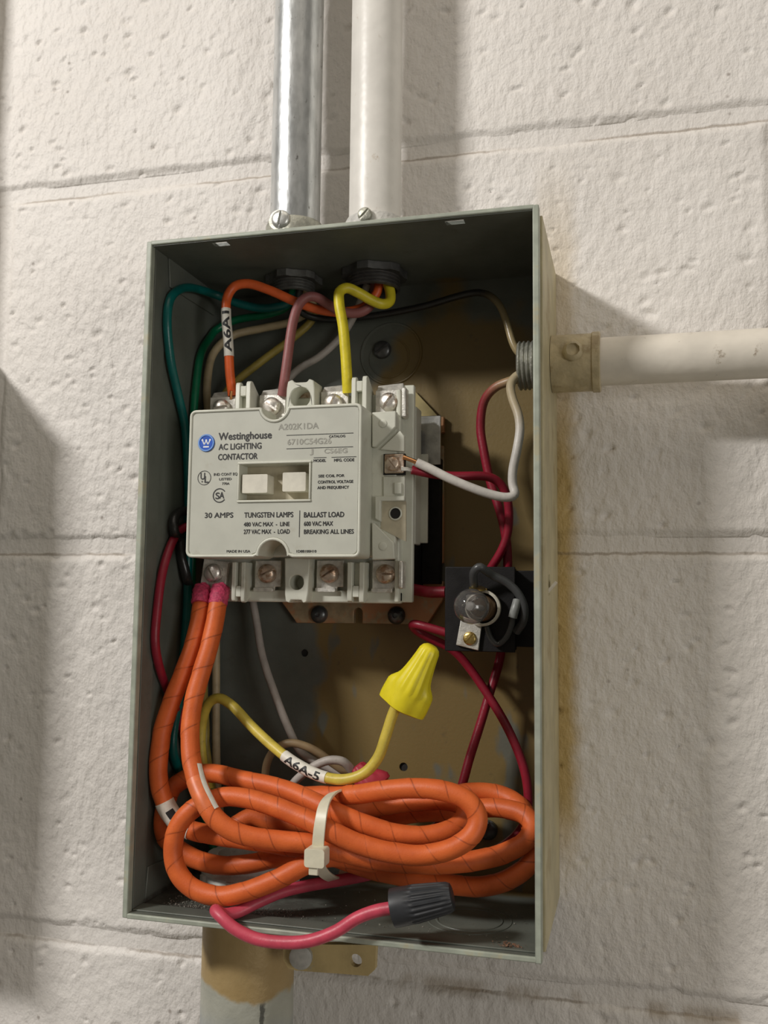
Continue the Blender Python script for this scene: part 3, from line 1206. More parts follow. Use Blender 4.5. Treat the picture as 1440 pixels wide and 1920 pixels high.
def boss(pxc, pyc, pr, wpx, py_tip, top=True):
    cc = at(pxc, pyc, YB)
    sc = (at(pxc + 100, pyc, YB).x - cc.x) / 100
    hw = wpx * sc / 2
    ztip = at(pxc, py_tip, YB).z
    zin = ZT - .02 if top else ZBm + .02
    s_ = 1 if top else -1
    out = [(cc.x - hw, zin), (cc.x + hw, zin), (cc.x + hw * .92, ztip - s_ * .004), (cc.x + hw * .85, ztip - s_ * .0008), (cc.x + hw * .55, ztip), (cc.x + hw * .4, ztip - s_ * .0014),
           (cc.x - hw * .4, ztip - s_ * .0014), (cc.x - hw * .55, ztip), (cc.x - hw * .85, ztip - s_ * .0008), (cc.x - hw * .92, ztip - s_ * .004)]
    mb = MB()
    mb.prism(out, [circ(cc.x, cc.z, pr * sc, 26)], XZ, YB, -.040)
    o = mb.build('mounting_boss', M_HOUSING, con, bevel=.0005)
    mb = MB()
    mb.lathe([(pr * sc, 0), (pr * sc, .0004)], (cc.x, -.0415, cc.z), (0, 1, 0), 20)
    mb.build('boss_floor', M_SCREWBR, con)


boss(563, 745, 19, 58, 711)
boss(556, 1092, 13.5, 48, 1131, False)

# terminals: clamp plate + slotted screw (with lugs)
TOP = [(412, 764, .15, M_SCREW), (506, 760, -.62, M_SCREW), (623, 754, 1.2, M_SCREW), (727, 752, .95, M_SCREW)]
BOT = [(397, 1076, -1.05, M_SCREW), (498, 1077, .45, M_SCREWBR), (615, 1077, .55, M_SCREWBR), (721, 1078, -.03, M_SCREWBR)]
TERMX = []
for (a, b, ang, mt) in TOP:
    cc = at(a, b, YB + .003)
    m = MB()
    hw = .0066
    m.box(cc.x - hw, cc.x + hw, YB + .0062, YB + .0080, cc.z - .0068, cc.z + .0058)
    # upper lip of the clamp, turned back
    m.add([(cc.x - hw, YB + .0066, cc.z + .0050), (cc.x + hw, YB + .0066, cc.z + .0050), (cc.x + hw * .85, YB + .0095, cc.z + .0096), (cc.x - hw * .95, YB + .0095, cc.z + .0088),
           (cc.x - hw, YB + .0080, cc.z + .0050), (cc.x + hw, YB + .0080, cc.z + .0050), (cc.x + hw * .85, YB + .0108, cc.z + .0090), (cc.x - hw * .95, YB + .0108, cc.z + .0082)],
          [(0, 1, 2, 3), (4, 5, 6, 7), (0, 1, 5, 4), (1, 2, 6, 5), (2, 3, 7, 6), (3, 0, 4, 7)])
    cl = m.build('terminal_clamp', M_TERM, con, bevel=.0003)
    m = MB()
    m.screw((cc.x, YB + .0060, cc.z), .0043, .0040, ang, w=.13)
    m.build('terminal_screw', mt, cl)
    TERMX.append(cc.x)
# curled washer edge at the right hand upper terminal
m = MB()
cc = at(727, 749, YB + .003)
m.box(cc.x + .0066, cc.x + .0086, YB + .0020, YB + .0080, cc.z - .0085, cc.z + .0050)
m.build('clamp_side', M_TERM, con, bevel=.0006)
for i, (a, b, ang, mt) in enumerate(BOT):
    cc = at(a, b, YB + .003)
    m = MB()
    hw = .0064
    tilt = .12 if i == 0 else 0
    pts = [(-hw, .0065), (hw, .0065), (hw, -.0055), (hw * .55, -.0055), (hw * .5, -.0078), (-hw, -.0078)]
    pts = [(cc.x + u * math.cos(tilt) + v * math.sin(tilt), cc.z - u * math.sin(tilt) + v * math.cos(tilt)) for u, v in pts]
    m.prism(pts, [], XZ, YB + .0058, YB + .0078)
    lip = [(-hw, -.0060), (hw * .5, -.0060), (hw * .5, -.0078), (-hw, -.0078)]
    lip = [(cc.x + u * math.cos(tilt) + v * math.sin(tilt), cc.z - u * math.sin(tilt) + v * math.cos(tilt)) for u, v in lip]
    m.prism(lip, [], XZ, YB + .0040, YB + .0058)
    cl = m.build('terminal_clamp', M_TERM, con, bevel=.0003)
    m = MB()
    m.screw((cc.x, YB + .0056, cc.z + .0004), .0044, .0040, ang, w=.10)
    m.build('terminal_screw', mt, cl)
m = MB()
cc = at(721, 1078, YB + .003)
m.box(cc.x + .0066, cc.x + .0086, YB + .0015, YB + .0080, cc.z - .0060, cc.z + .0062)
m.build('clamp_side', M_TERM, con, bevel=.0006)

# housing behind the cover
xc0, xc1 = at(353, 900, YF).x, at(677, 900, YF).x
zc0, zc1 = at(515, 1045, YF).z, at(515, 763, YF).z
XS = .1105
m = MB()
m.box(xc0 + .004, XS, YB, -.0270, zc0 + .0010, zc1 - .0010)
m.build('housing', M_HOUSING, con, bevel=.0008)
# raised plates on the ledge right of the cover
m = MB()
xl0 = xc1 - .0004
q = lambda a, b: fx(a, b, YB - .003)
m.prism([q(697, 773), q(742, 770), q(742, 800), q(704, 838), q(697, 838)], [], XZ, YB - .0030, YB + .001)
m.build('ledge_plate', M_HOUSING, con, bevel=.0005)
m = MB()
m.prism([q(697, 980), q(702, 981), q(738, 1017), q(740, 1048), q(697, 1050)], [], XZ, YB - .0030, YB + .001)
m.build('ledge_plate', M_HOUSING, con, bevel=.0005)
for (a, b) in ((718, 794), (718, 1024)):
    cc = at(a, b, YB - .003)
    m = MB()
    m.lathe([(.0018, -.0002), (.0018, .0003), (.0014, .0005)], (cc.x, YB - .003, cc.z), (0, -1, 0), 22)
    m.build('moulding_mark', M_HOUSING, con)
# sloped rib above coil terminal and window block below
m = MB()
m.prism([q(710, 842), q(748, 806), q(756, 816), q(756, 846)], [], XZ, YB - .0012, YB + .001)
m.prism([q(716, 892), q(757, 892), q(757, 935), q(716, 935)], [q_ for q_ in [[q(741, 903), q(751, 901), q(757, 906), q(750, 911)][::-1]]][:0], XZ, YB - .0010, YB + .001)
m.prism([q(738, 904), q(752, 904), q(752, 926), q(738, 926)], [], XZ, YB - .0022, YB + .001)
m.build('ledge_rib', M_HOUSING, con, bevel=.0004)
m = MB()
m.prism([q(711, 938), q(758, 938), q(758, 1014), q(752, 1012), q(711, 990)], [], XZ, YB - .0002, YB + .001)
m.build('pocket_shade_plate', M_RECESS, con)  # raised yellowish plate; its darker colour stands in for recess shade
m = MB()
m.prism([q(703, 930), q(758, 930), q(758, 939), q(713, 939), q(713, 978), q(703, 974)], [], XZ, YB - .0026, YB + .001)
m.build('pocket_surround', M_HOUSING, con, bevel=.0005)
cc = at(742, 963, YB)
m = MB()
m.lathe([(.0030, .0), (.0030, .0006), (.0024, .0008), (.0024, .0002)], (cc.x, YB, cc.z), (0, -1, 0), 24, closed=True)
m.build('pocket_ring', M_HOUSING, con)
m = MB()
m.lathe([(.0025, .0), (.0025, .00035)], (cc.x, YB, cc.z), (0, -1, 0), 24)
m.build('pocket_hole_disc', M_HOLESHADE, con)  # near-black disc on the surface, painted shade of a hole
# coil terminal: square nut plate with a round screw
cc = at(738, 869, YB - .002)
m = MB()
m.box(cc.x - .0050, cc.x + .0046, YB - .0005, YB + .002, cc.z - .0048, cc.z + .0046)
m.build('terminal_well_shade', M_HOLESHADE, con)  # solid near-black block in place of the well's shade
m = MB()
m.box(cc.x - .0042, cc.x + .0046, YB - .0024, YB - .0005, cc.z - .0043, cc.z + .0042)
ct = m.build('coil_terminal', M_SCREWBR, con, bevel=.0006)
m = MB()
m.screw((cc.x - .0004, YB - .0024, cc.z - .0002), .0032, .0016, -.9, w=.07)
m.build('terminal_screw', M_SCREWBR, ct)

# cover shell with two half-round notches and a window
n1 = at(515, 766, YF)
n2 = at(511, 1046, YF)
sc = (at(600, 900, YF).x - at(500, 900, YF).x) / 100
r1, r2 = 25 * sc, 27 * sc
R = .0022


def cover_outline(g=0.0):
    """counter clockwise outline in xz, shrunk by g"""
    x0, x1_, z0, z1 = xc0 + g, xc1 - g, zc0 + g, zc1 - g
    out = []
    # bottom edge left to right with notch
    out += [(x0 + R + (-(R) * math.sin(t)), z0 + R - R * math.cos(t)) for t in np.linspace(PI / 2, 0, 5)]
    rr = r2 + g
    hgt = at(511, 1013, YF).z - zc0
    zc = zc0 + hgt - r2
    ang = math.asin(min(1, max(-1, (z0 - zc) / rr))) if abs(z0 - zc) < rr else 0
    out += [(n2.x - rr * 1.25, z0), (n2.x - rr * 1.02, z0 + .0008)] + [(n2.x + rr * math.cos(a), zc + rr * math.sin(a)) for a in np.linspace(PI * 1.0, 0, 15)] + [(n2.x + rr * 1.02, z0 + .0008), (n2.x + rr * 1.25, z0)]
    out += [(x1_ - R + R * math.sin(t), z0 + R - R * math.cos(t)) for t in np.linspace(0, PI / 2, 5)]
    out += [(x1_ - R + R * math.cos(t), z1 - R + R * math.sin(t)) for t in np.linspace(0, PI / 2, 5)]
    rr = r1 + g
    out += [(n1.x + rr * 1.02, z1)] + [(n1.x + rr * math.cos(a), zc1 + .0004 + rr * math.sin(a)) for a in np.linspace(-.15, -PI + .15, 15)] + [(n1.x - rr * 1.02, z1)]
    out += [(x0 + R - R * math.sin(t), z1 - R + R * math.cos(t)) for t in np.linspace(0, PI / 2, 5)]
    return out


wx0, wz1 = fx(450, 871, YF)
wx1, wz0 = fx(579, 936, YF)
win = rect(wx0, wx1, wz0, wz1)
m = MB()
m.prism(cover_outline(), [win], XZ, YF + .0004, YB - .0002)
m.build('cover', M_HOUSING, con, bevel=.0006, seg=3)
m = MB()
m.prism(cover_outline(.0014), [rect(wx0 - .0009, wx1 + .0009, wz0 - .0009, wz1 + .0009)], XZ, YF + .0001, YF + .0006)
lab = m.build('face_label', M_LABEL, con)
# raised bead along the outline and round the window
ol = cover_outline(.0006)
m = MB()
pts = [Vector((a, YF + .0002, b)) for a, b in ol]
pts.append(pts[0])
fine = []
for a, b in zip(pts, pts[1:]):
    if (b - a).length > 1e-5:
        fine.append(a)
fine.append(pts[0])
m.tube(fine, .00075, 8)
m.build('edge_bead', M_HOUSING, con, smooth=60)
m = MB()
for (a0, a1, c0_, c1_) in ((wx0 - .0010, wx1 + .0010, wz1, wz1 + .0010), (wx0 - .0010, wx1 + .0010, wz0 - .0010, wz0), (wx0 - .0008, wx0, wz0, wz1), (wx1, wx1 + .0008, wz0, wz1)):
    m.box(a0, a1, YF - .0006, YF + .0008, c0_, c1_)
m.build('window_frame', M_HOUSING, con, bevel=.0003)
m = MB()
m.box(wx0 - .001, wx1 + .001, YF + .0085, YF + .0095, wz0 - .001, wz1 + .001)
m.build('window_recess', M_RECESS, con)
for (a0, a1, b0, b1, yy) in ((454, 501, 890, 924, YF + .0008), (530, 573, 886, 921, YF + .0035)):
    sx0, sz1 = fx(a0, b0, yy)
    sx1, sz0 = fx(a1, b1, yy)
    m = MB()
    m.prism(rrect(sx0, sx1, sz0, sz1, .0006, 3), [], XZ, yy, YF + .0088)
    m.build('slider', M_SLIDER, con, bevel=.0005)


# printed text ---------------------------------------------------
def text_geo(body, fine=False):
    cu = bpy.data.curves.new('t', 'FONT')
    cu.offset = .028 if fine else 0
    cu.body = body
    cu.size = 1.0
    cu.resolution_u = 3
    o = bpy.data.objects.new('t', cu)
    COL.objects.link(o)
    dg = bpy.context.evaluated_depsgraph_get()
    me = bpy.data.meshes.new_from_object(o.evaluated_get(dg))
    if fine:
        bm = bmesh.new()
        bm.from_mesh(me)
        bmesh.ops.triangulate(bm, faces=bm.faces)
        for _ in range(5):
            es = [e for e in bm.edges if e.calc_length() > .12]
            if not es:
                break
            bmesh.ops.subdivide_edges(bm, edges=es, cuts=1)
            bmesh.ops.triangulate(bm, faces=bm.faces)
        bm.to_mesh(me)
        bm.free()
    v = [tuple(p.co) for p in me.vertices]
    f = [tuple(p.vertices) for p in me.polygons]
    bpy.data.objects.remove(o)
    bpy.data.curves.remove(cu)
    bpy.data.meshes.remove(me)
    return v, f


def add_text(mb, body, a0, a1, b0, b1, Y, bold=0.0, desc=False):
    """print body between pixel columns a0..a1, cap top b0 and baseline b1"""
    v, f = text_geo(body)
    xs = [p[0] for p in v]
    lo, hi = min(xs), max(xs)
    cap = .729 if not body.islower() else .55
    x0_, z0_ = fx(a0, b1, Y)
    x1_ = fx(a1, b1, Y)[0]
    hgt = fx(a0, b0, Y)[1] - z0_
    for (ox, oz) in ((0, 0),) if not bold else ((0, 0), (bold, 0), (-bold, 0), (0, bold), (0, -bold)):
        k = .000004 * (abs(ox) > 0) + .000003 * (oz != 0) + .000002 * (ox > 0)
        mb.add([(x0_ + (p[0] - lo) / (hi - lo) * (x1_ - x0_) + ox, Y - k, z0_ + p[1] / cap * hgt + oz) for p in v], f)


YTX = YF - .00002
INK = [("Westinghouse", 410, 509, 811, 825, .00012), ("AC LIGHTING", 410, 490, 832, 843.5, .00009), ("CONTACTOR", 409, 482.5, 851, 862.5, .0001),
       ("IND CONT EQ", 401, 445, 887, 892, .00004), ("LISTED", 411, 434, 896, 900.5, .00004), ("770A", 416.5, 430, 904.5, 909, .00004),
       ("CATALOG", 617, 647, 816, 820.5, .00005), ("MODEL", 588, 611, 861, 866.3, .00006), ("MFG. CODE", 626.5, 664, 860, 865.6, .00006),
       ("SEE COIL FOR", 597, 645.5, 890, 895, .00006), ("CONTROL VOLTAGE", 596, 662, 901, 906.5, .00006), ("AND FREQUENCY", 595, 654, 911.5, 917, .00006),
       ("30 AMPS", 384, 437, 961, 971, .00008), ("TUNGSTEN LAMPS", 458, 549.5, 960.5, 970.5, .00008), ("480 VAC MAX  -  LINE", 457, 542.6, 979, 987, .00007),
       ("277 VAC MAX  -  LOAD", 457, 543, 992.5, 1001, .00007), ("BALLAST LOAD", 570, 645, 960, 970, .00009), ("600 VAC MAX", 570, 624, 977.5, 986, .00008),
       ("BREAKING ALL LINES", 570, 663, 992.5, 1001, .00008), ("MADE IN USA", 425, 469, 1031, 1036, .00004), ("1D88100H10", 556, 593, 1031, 1036, .00004)]
for (s_, a0, a1, b0, b1, bo) in INK:
    m = MB()
    add_text(m, s_, a0, a1, b0, b1, YTX, bo)
    m.build('lettering', M_INK, lab, smooth=0, recalc=False)
for (s_, a0, a1, b0, b1) in (("A202K1DA", 522, 597, 794.5, 806), ("6710C54G26", 539, 621, 823, 834), ("J", 581, 587, 841.5, 850.5), ("CS6EG", 608, 651, 841, 850)):
    m = MB()
    add_text(m, s_, a0, a1, b0, b1, YTX, .00007)
    m.build('faded_stamp', M_STAMP, lab, smooth=0, recalc=False)
for (a0, b0, a1, b1) in ((537, 816, 662.6, 812), (537, 841, 662, 838), (588, 858.2, 612, 857.6), (621.5, 857.5, 668, 856)):
    m = MB()
    p0, p1 = fx(a0, b0, YTX), fx(a1, b1, YTX)
    zc_ = (p0[1] + p1[1]) / 2
    m.add([(p0[0], YTX, zc_ - .00013), (p1[0], YTX, zc_ - .00013), (p1[0], YTX, zc_ + .00013), (p0[0], YTX, zc_ + .00013)], [(0, 1, 2, 3)])
    m.build('printed_rule', M_INK, lab, smooth=0, recalc=False)
m = MB()
p0, p1 = fx(562, 957, YTX), fx(562, 1007, YTX)
m.add([(p0[0] - .00016, YTX, p1[1]), (p0[0] + .00016, YTX, p1[1]), (p0[0] + .00016, YTX, p0[1]), (p0[0] - .00016, YTX, p0[1])], [(0, 1, 2, 3)])
m.build('printed_rule', M_INK, lab, smooth=0, recalc=False)


def ring(mb, cx, cz, r0, r1_, Y, a0=0, a1=2 * PI, n=40):
    v, f = [], []
    for i in range(n + 1):
        a = a0 + (a1 - a0) * i / n
        v += [(cx + r0 * math.cos(a), Y, cz + r0 * math.sin(a)), (cx + r1_ * math.cos(a), Y, cz + r1_ * math.sin(a))]
        if i:
            f.append((2 * i - 2, 2 * i - 1, 2 * i + 1, 2 * i))
    mb.add(v, f)


m = MB()
ux, uz = fx(383, 896, YTX)
ring(m, ux, uz, 12.2 * sc, 13.3 * sc, YTX)
add_text(m, "U", 376, 384, 886, 899, YTX, .00009)
add_text(m, "L", 383.5, 391, 892, 905, YTX, .00009)
ring(m, fx(379, 903, YTX)[0], fx(379, 903, YTX)[1], .7 * sc, 1.5 * sc, YTX - .00001, n=10)
m.build('listing_mark', M_INK, lab, smooth=0, recalc=False)
m = MB()
ux, uz = fx(411.5, 929, YTX)
ring(m, ux, uz, 11.3 * sc, 13.2 * sc, YTX, .62, 2 * PI - .62)
add_text(m, "S", 404, 411.5, 923, 935.5, YTX, .0001)
add_text(m, "A", 411.5, 420, 922, 934.5, YTX, .0001)
m.build('certification_mark', M_INK, lab, smooth=0, recalc=False)
# round blue badge with a white W and bar
ux, uz = fx(387, 830.5, YTX)
m = MB()
m.lathe([(16.2 * sc, 0), (16.0 * sc, .0004), (13.2 * sc, .0005), (12.8 * sc, .00035), (.2 * sc, .00035)], (ux, YF + .0001, uz), (0, -1, 0), 40)
badge = m.build('badge', M_BLUE, lab)
m = MB()
ring(m, ux, uz, 13.2 * sc, 15.6 * sc, YF - .00046)
m.build('badge_ring', M_LTBLUE, lab, smooth=0, recalc=False)
m = MB()
YW = YF - .00030
pp = [(-7.5, 5.2), (-3.8, -3.4), (0, 4.2), (3.8, -3.4), (7.5, 5.2)]
for (a, b), (c_, d_) in zip(pp, pp[1:]):
    dx, dz = c_ - a, d_ - b
    L = math.hypot(dx, dz)
    nx_, nz_ = -dz / L * .95, dx / L * .95
    m.add([(ux + (a + nx_) * sc, YW, uz + (b + nz_) * sc), (ux + (a - nx_) * sc, YW, uz + (b - nz_) * sc), (ux + (c_ - nx_) * sc, YW, uz + (d_ - nz_) * sc), (ux + (c_ + nx_) * sc, YW, uz + (d_ + nz_) * sc)], [(0, 1, 2, 3)])
for (a, b) in ((-7.5, 5.2), (0, 4.6), (7.5, 5.2)):
    m.add([(ux + (a + 1.9 * math.cos(t)) * sc, YW - .00001, uz + (b + 1.9 * math.sin(t)) * sc) for t in np.linspace(0, 2 * PI, 14)[:-1]], [tuple(range(13))])
m.add([(ux - 5.6 * sc, YW, uz - 8.6 * sc), (ux + 5.6 * sc, YW, uz - 8.6 * sc), (ux + 5.6 * sc, YW, uz - 6.0 * sc), (ux - 5.6 * sc, YW, uz - 6.0 * sc)], [(0, 1, 2, 3)])
m.build('badge_emblem', M_WHITEINK, lab, smooth=0, recalc=False)


# ------------------------------------------------------------------ wires
LAID = []       # centre lines already laid: (points, radius)


def settle(path, r, step):
    """lay a new wire over or under the ones already there, so that none runs through another"""
    P = np.array([tuple(p_) for p_ in path])
    cl = np.array(tuple(CAM_LOC))
    m_ = len(P)
    sg = max(2.0, .0045 / step)
    kr = np.exp(-.5 * (np.arange(-int(3 * sg), int(3 * sg) + 1) / sg) ** 2)
    kr /= kr.sum()
    idx = np.arange(m_)
    lim = -(TH + r + .0002)
    for it in range(14):
        Dv = P - cl
        Dv /= np.linalg.norm(Dv, axis=1)[:, None]
        need = np.zeros(m_)
        for Q, rq, own in [(q_, rr, False) for q_, rr in LAID] + [(P, r, True)]:
            R_ = r + rq + .00015
            dd = ((P[:, None, :] - Q[None, :, :]) ** 2).sum(-1)
            if own:
                dd[np.abs(idx[:, None] - idx[None, :]) * step < 6 * r] = 9
            j = dd.argmin(1)
            hit = (dd[idx, j] < R_ * R_) & (P[:, 2] < H - .011)
            for i in np.nonzero(hit)[0]:
                w_ = P[i] - Q[j[i]]
                wd = w_ @ Dv[i]
                q_ = math.sqrt(max(wd * wd - (w_ @ w_ - R_ * R_), 0))
                t_ = (-wd + q_) if wd >= 0 else (-wd - q_)
                if t_ > 0 and P[i][1] + t_ * Dv[i][1] > lim:
                    t_ = -wd - q_
                if own:
                    t_ *= .5
                if abs(t_) > abs(need[i]):
                    need[i] = t_
        over = P[:, 1] - lim
        need = np.where((over > 0) & (need >= 0), -over / Dv[:, 1], need)
        if not np.any(need):
            break
        need = np.clip(need, -.0035, .0035)
        pad = len(kr) // 2
        sm = np.convolve(np.pad(need, pad, mode='edge'), kr, 'same')[pad:-pad]
        fade = np.minimum(1, np.minimum(idx, m_ - 1 - idx) * step / .004)
        P = P + Dv * (np.where(np.abs(sm) > np.abs(need) * .6, sm, need * .6) * fade)[:, None]
        # keep it fair along its length
        for _ in range(2):
            P[1:-1] = P[1:-1] * .6 + (P[:-2] + P[2:]) * .2
    ins = P[:, 1] > -D - r
    near_bush = np.hypot(P[:, 1] + .029, P[:, 2] - .2355) < .016
    P[:, 0] = np.where(ins, np.maximum(P[:, 0], TH + r + .0009), P[:, 0])
    P[:, 0] = np.where(ins & ~near_bush, np.minimum(P[:, 0], W - TH - r - .0006), P[:, 0])
    P[:, 2] = np.where(ins, np.maximum(P[:, 2], TH + r * 1.06), P[:, 2])
    LAID.append((P[::max(1, int(.0012 / step))], r))
    return [Vector(p_) for p_ in P]


def wire(name, pts, r, mat, label, cat='wire', group=None, free=(), step=.0011, n=14, rf=None):
    P3 = [wp(a, b, Y, r, i in free) for i, (a, b, Y) in enumerate(pts)]
    path = settle(smooth_path(P3, step), r, step)
    mb = MB()
    mb.tube(path, r, n, rf=rf)
    o = mb.build(name, mat, None, smooth=60)
    tag(o, label, cat, group)
    return o, path


def nearest(path, px, py):
    best, bi = 1e9, 0
    Mi = ROTM.transposed()
    for i, p_ in enumerate(path):
        q_ = Mi @ (p_ - CAM_LOC)
        u, v = 720 + FPX * q_.x / -q_.z, 960 - FPX * q_.y / -q_.z
        d = (u - px) ** 2 + (v - py) ** 2
        if d < best:
            best, bi = d, i
    return bi


def sleeve(parent, path, pa, pb, r, body, mat=M_PAPER, width=.8, flip=False, rot=0.0, name='wire_label', height=1.25):
    i0, i1 = sorted((nearest(path, *pa), nearest(path, *pb)))
    sub = path[i0:i1 + 1]
    mb = MB()
    mb.tube(sub, r, 20)
    sl = mb.build(name, mat, parent, smooth=60)
    if not body:
        return sl
    T, E1, E2, S = frames(sub)
    L = S[-1]
    v, f = text_geo(body, True)
    lo, hi = min(p_[0] for p_ in v), max(p_[0] for p_ in v)
    mb = MB()
    out = []
    for p_ in v:
        u = (p_[0] - lo) / (hi - lo)
        if flip:
            u = 1 - u
        sp_ = L * (.5 + (u - .5) * width)
        k = min(range(len(S)), key=lambda j: abs(S[j] - sp_))
        k = max(0, min(len(S) - 2, k if S[k] <= sp_ else k - 1))
        w_ = (sp_ - S[k]) / max(S[k + 1] - S[k], 1e-9)
        c_ = sub[k].lerp(sub[k + 1], w_)
        a_ = (p_[1] / .729 - .5) * height * (-1 if flip else 1) + rot
        # direction towards the viewer's side (-y)
        e_front = (Vector((0.25, -1, 0)) - T[k] * T[k].dot(Vector((0.25, -1, 0)))).normalized()
        e_side = T[k].cross(e_front)
        if e_side.z < 0 and abs(T[k].x) > abs(T[k].z):
            e_side = -e_side
        elif abs(T[k].z) >= abs(T[k].x) and e_side.x > 0:
            e_side = -e_side
        out.append(c_ + (e_front * math.cos(a_) + e_side * math.sin(a_)) * (r + .00006))
    mb.add(out, f)
    mb.build('handwriting', M_INK, sl, smooth=0, recalc=False)
    return sl


# --- upper wires
o, pth = wire('orange_wire', [(436, 742, -.0455), (431, 700, -.047), (428, 640, -.048), (424, 590, -.048), (426, 558, -.047), (440, 537, -.046), (465, 532, -.045), (505, 544, -.042), (555, 566, -.038),
                              (600, 581, -.034), (645, 585, -.031), (685, 574, -.028), (706, 550, -.0265), (712, 525, -.0260)], .00225, W_ORANGE,
              'bright orange wire with a lettered white tag rising from the upper left terminal')
sleeve(o, pth, (424, 580), (430, 667), .00238, 'A6A1', width=.86, flip=False, height=1.5)
m = MB()
m.tube([at(434, 732, -.0485), at(433, 740, -.0475), at(433, 748, -.046)], .0007, 8)
m.build('bare_end', M_COPPER, o)
o, _ = wire('mauve_wire', [(529, 742, -.0465), (533, 715, -.048), (540, 665, -.048), (546, 620, -.047), (553, 588, -.0455), (564, 562, -.044), (580, 552, -.042), (597, 556, -.040), (620, 575, -.037),
                           (650, 588, -.0335), (682, 586, -.0300), (700, 566, -.0268), (703, 525, -.0250)], .0023, W_MAUVE, 'dull mauve brown wire bent down into the second upper terminal')
o, _ = wire('yellow_wire', [(652, 737, -.0465), (651, 715, -.0475), (648, 665, -.048), (643, 610, -.048), (636, 570, -.0475), (637, 547, -.046), (650, 540, -.044), (672, 549, -.0405), (695, 562, -.037), (716, 570, -.034),
                            (730, 566, -.0305), (732, 550, -.0280), (724, 522, -.0270)], .00245, W_YELLOW, 'bright yellow wire bent down into the third upper terminal')
wire('teal_wire', [(560, 530, -.0245), (545, 565, -.022), (500, 578, -.022), (450, 570, -.024), (405, 553, -.028), (365, 541, -.034), (335, 543, -.045), (318, 562, -.06), (313, 600, -.064), (320, 680, -.058), (333, 740, -.048), (345, 800, -.04),
                   (352, 900, -.030), (352, 1000, -.026), (348, 1150, -.026), (335, 1300, -.035), (322, 1400, -.04), (335, 1450, -.036)], .0021, W_TEAL,
     'dark teal wire arching into the upper left corner and down the left wall')
wire('green_wire', [(552, 530, -.028), (540, 575, -.018), (490, 592, -.016), (440, 600, -.014), (400, 622, -.016), (376, 660, -.024), (367, 710, -.027), (362, 780, -.026), (362, 900, -.022), (358, 1100, -.020), (354, 1200, -.020),
                    (352, 1300, -.022), (350, 1400, -.024), (400, 1590, -.026)], .0020, W_GREEN, 'bright green wire running down the left back corner of the box')
wire('tan_wire', [(566, 530, -.0265), (585, 575, -.014), (545, 603, -.010), (490, 616, -.012), (435, 630, -.018), (400, 663, -.024), (389, 710, -.026), (389, 780, -.022), (396, 950, -.014), (404, 1120, -.008), (405, 1250, -.008), (405, 1380, -.010),
                  (408, 1480, -.016), (420, 1590, -.022)], .00205, W_TAN, 'tan wire curving behind the tagged orange wire and down behind the contactor')
wire('olive_wire', [(568, 531, -.022), (592, 590, -.011), (560, 625, -.011), (500, 670, -.014), (455, 705, -.017), (425, 732, -.018), (402, 800, -.016), (392, 1000, -.011), (384, 1200, -.010), (380, 1290, -.012), (384, 1380, -.014), (400, 1500, -.020)], .0020, W_OLIVE,
     'dull olive yellow wire slanting behind the orange and mauve wires')
wire('white_wire', [(690, 530, -.021), (665, 590, -.011), (640, 630, -.010), (600, 668, -.012), (560, 692, -.012), (532, 722, -.014), (475, 800, -.016), (452, 950, -.015), (468, 1090, -.012), (480, 1160, -.012), (492, 1230, -.016), (515, 1300, -.020), (542, 1368, -.022), (562, 1407, -.022),
                    (590, 1428, -.022), (622, 1442, -.021), (660, 1455, -.020)], .0019, W_GREY, 'greyish white wire dropping from behind the contactor toward the red wire nut')
wire('black_wire', [(566, 527, -.031), (560, 585, -.016), (600, 598, -.010), (660, 597, -.010), (720, 589, -.010), (800, 573, -.012), (860, 555, -.016), (905, 548, -.021), (935, 568, -.025), (952, 610, -.027), (963, 650, -.029), (980, 672, -.029), (1010, 676, -.029)], .0017, W_BLACK,
     'black wire arching across the back plate from the top into the side bushing')
# --- right hand wires
wire('crimson_wire', [(1012, 694, -.030), (985, 706, -.030), (955, 715, -.030), (928, 727, -.028), (908, 752, -.025), (901, 800, -.023), (908, 850, -.023), (920, 905, -.023), (938, 960, -.024), (949, 1010, -.024), (952, 1070, -.022),
                      (948, 1150, -.012), (936, 1240, -.013), (918, 1300, -.018), (900, 1360, -.020), (881, 1420, -.022), (864, 1480, -.024), (846, 1525, -.024), (815, 1552, -.024), (790, 1570, -.024)], .0021, W_RED,
     'crimson wire from the side bushing running down behind the pilot lamp block')
o, pth = wire('white_wire', [(1012, 690, -.034), (985, 698, -.034), (966, 706, -.036), (957, 722, -.038), (961, 748, -.041), (972, 778, -.044), (975, 805, -.045), (969, 845, -.046), (961, 885, -.046), (962, 915, -.046), (968, 928, -.047),
                             (952, 933, -.048), (920, 927, -.0495), (880, 913, -.051), (840, 896, -.053), (805, 878, -.0545), (781, 867, -.0555)], .0020, W_WHITE,
              'white wire from the side bushing with a hairpin bend to the coil terminal', free=(0,))
m = MB()
m.tube([at(784, 868, -.0554), at(770, 862, -.0555), at(757, 857, -.0553)], .0010, 10)
m.build('bare_copper_end', M_COPPER, o)
o, pth = wire('crimson_wire', [(772, 881, -.0535), (800, 887, -.051), (845, 893, -.046), (890, 892, -.041), (918, 893, -.037), (938, 903, -.034), (950, 926, -.032), (955, 970, -.030), (950, 1010, -.028), (936, 1042, -.026), (918, 1068, -.024),
                               (905, 1100, -.0175)], .0020, W_RED, 'red wire from the coil terminal looping over to behind the pilot lamp block')
m = MB()
for k in (-1, 0, 1):
    m.tube([at(774, 882 + k * 1.5, -.0535), at(764, 880 + k * 2, -.0545), at(752, 879 + k * 2.5, -.0552)], .0004, 6)
m.build('tinned_strands', M_ZINC, o)
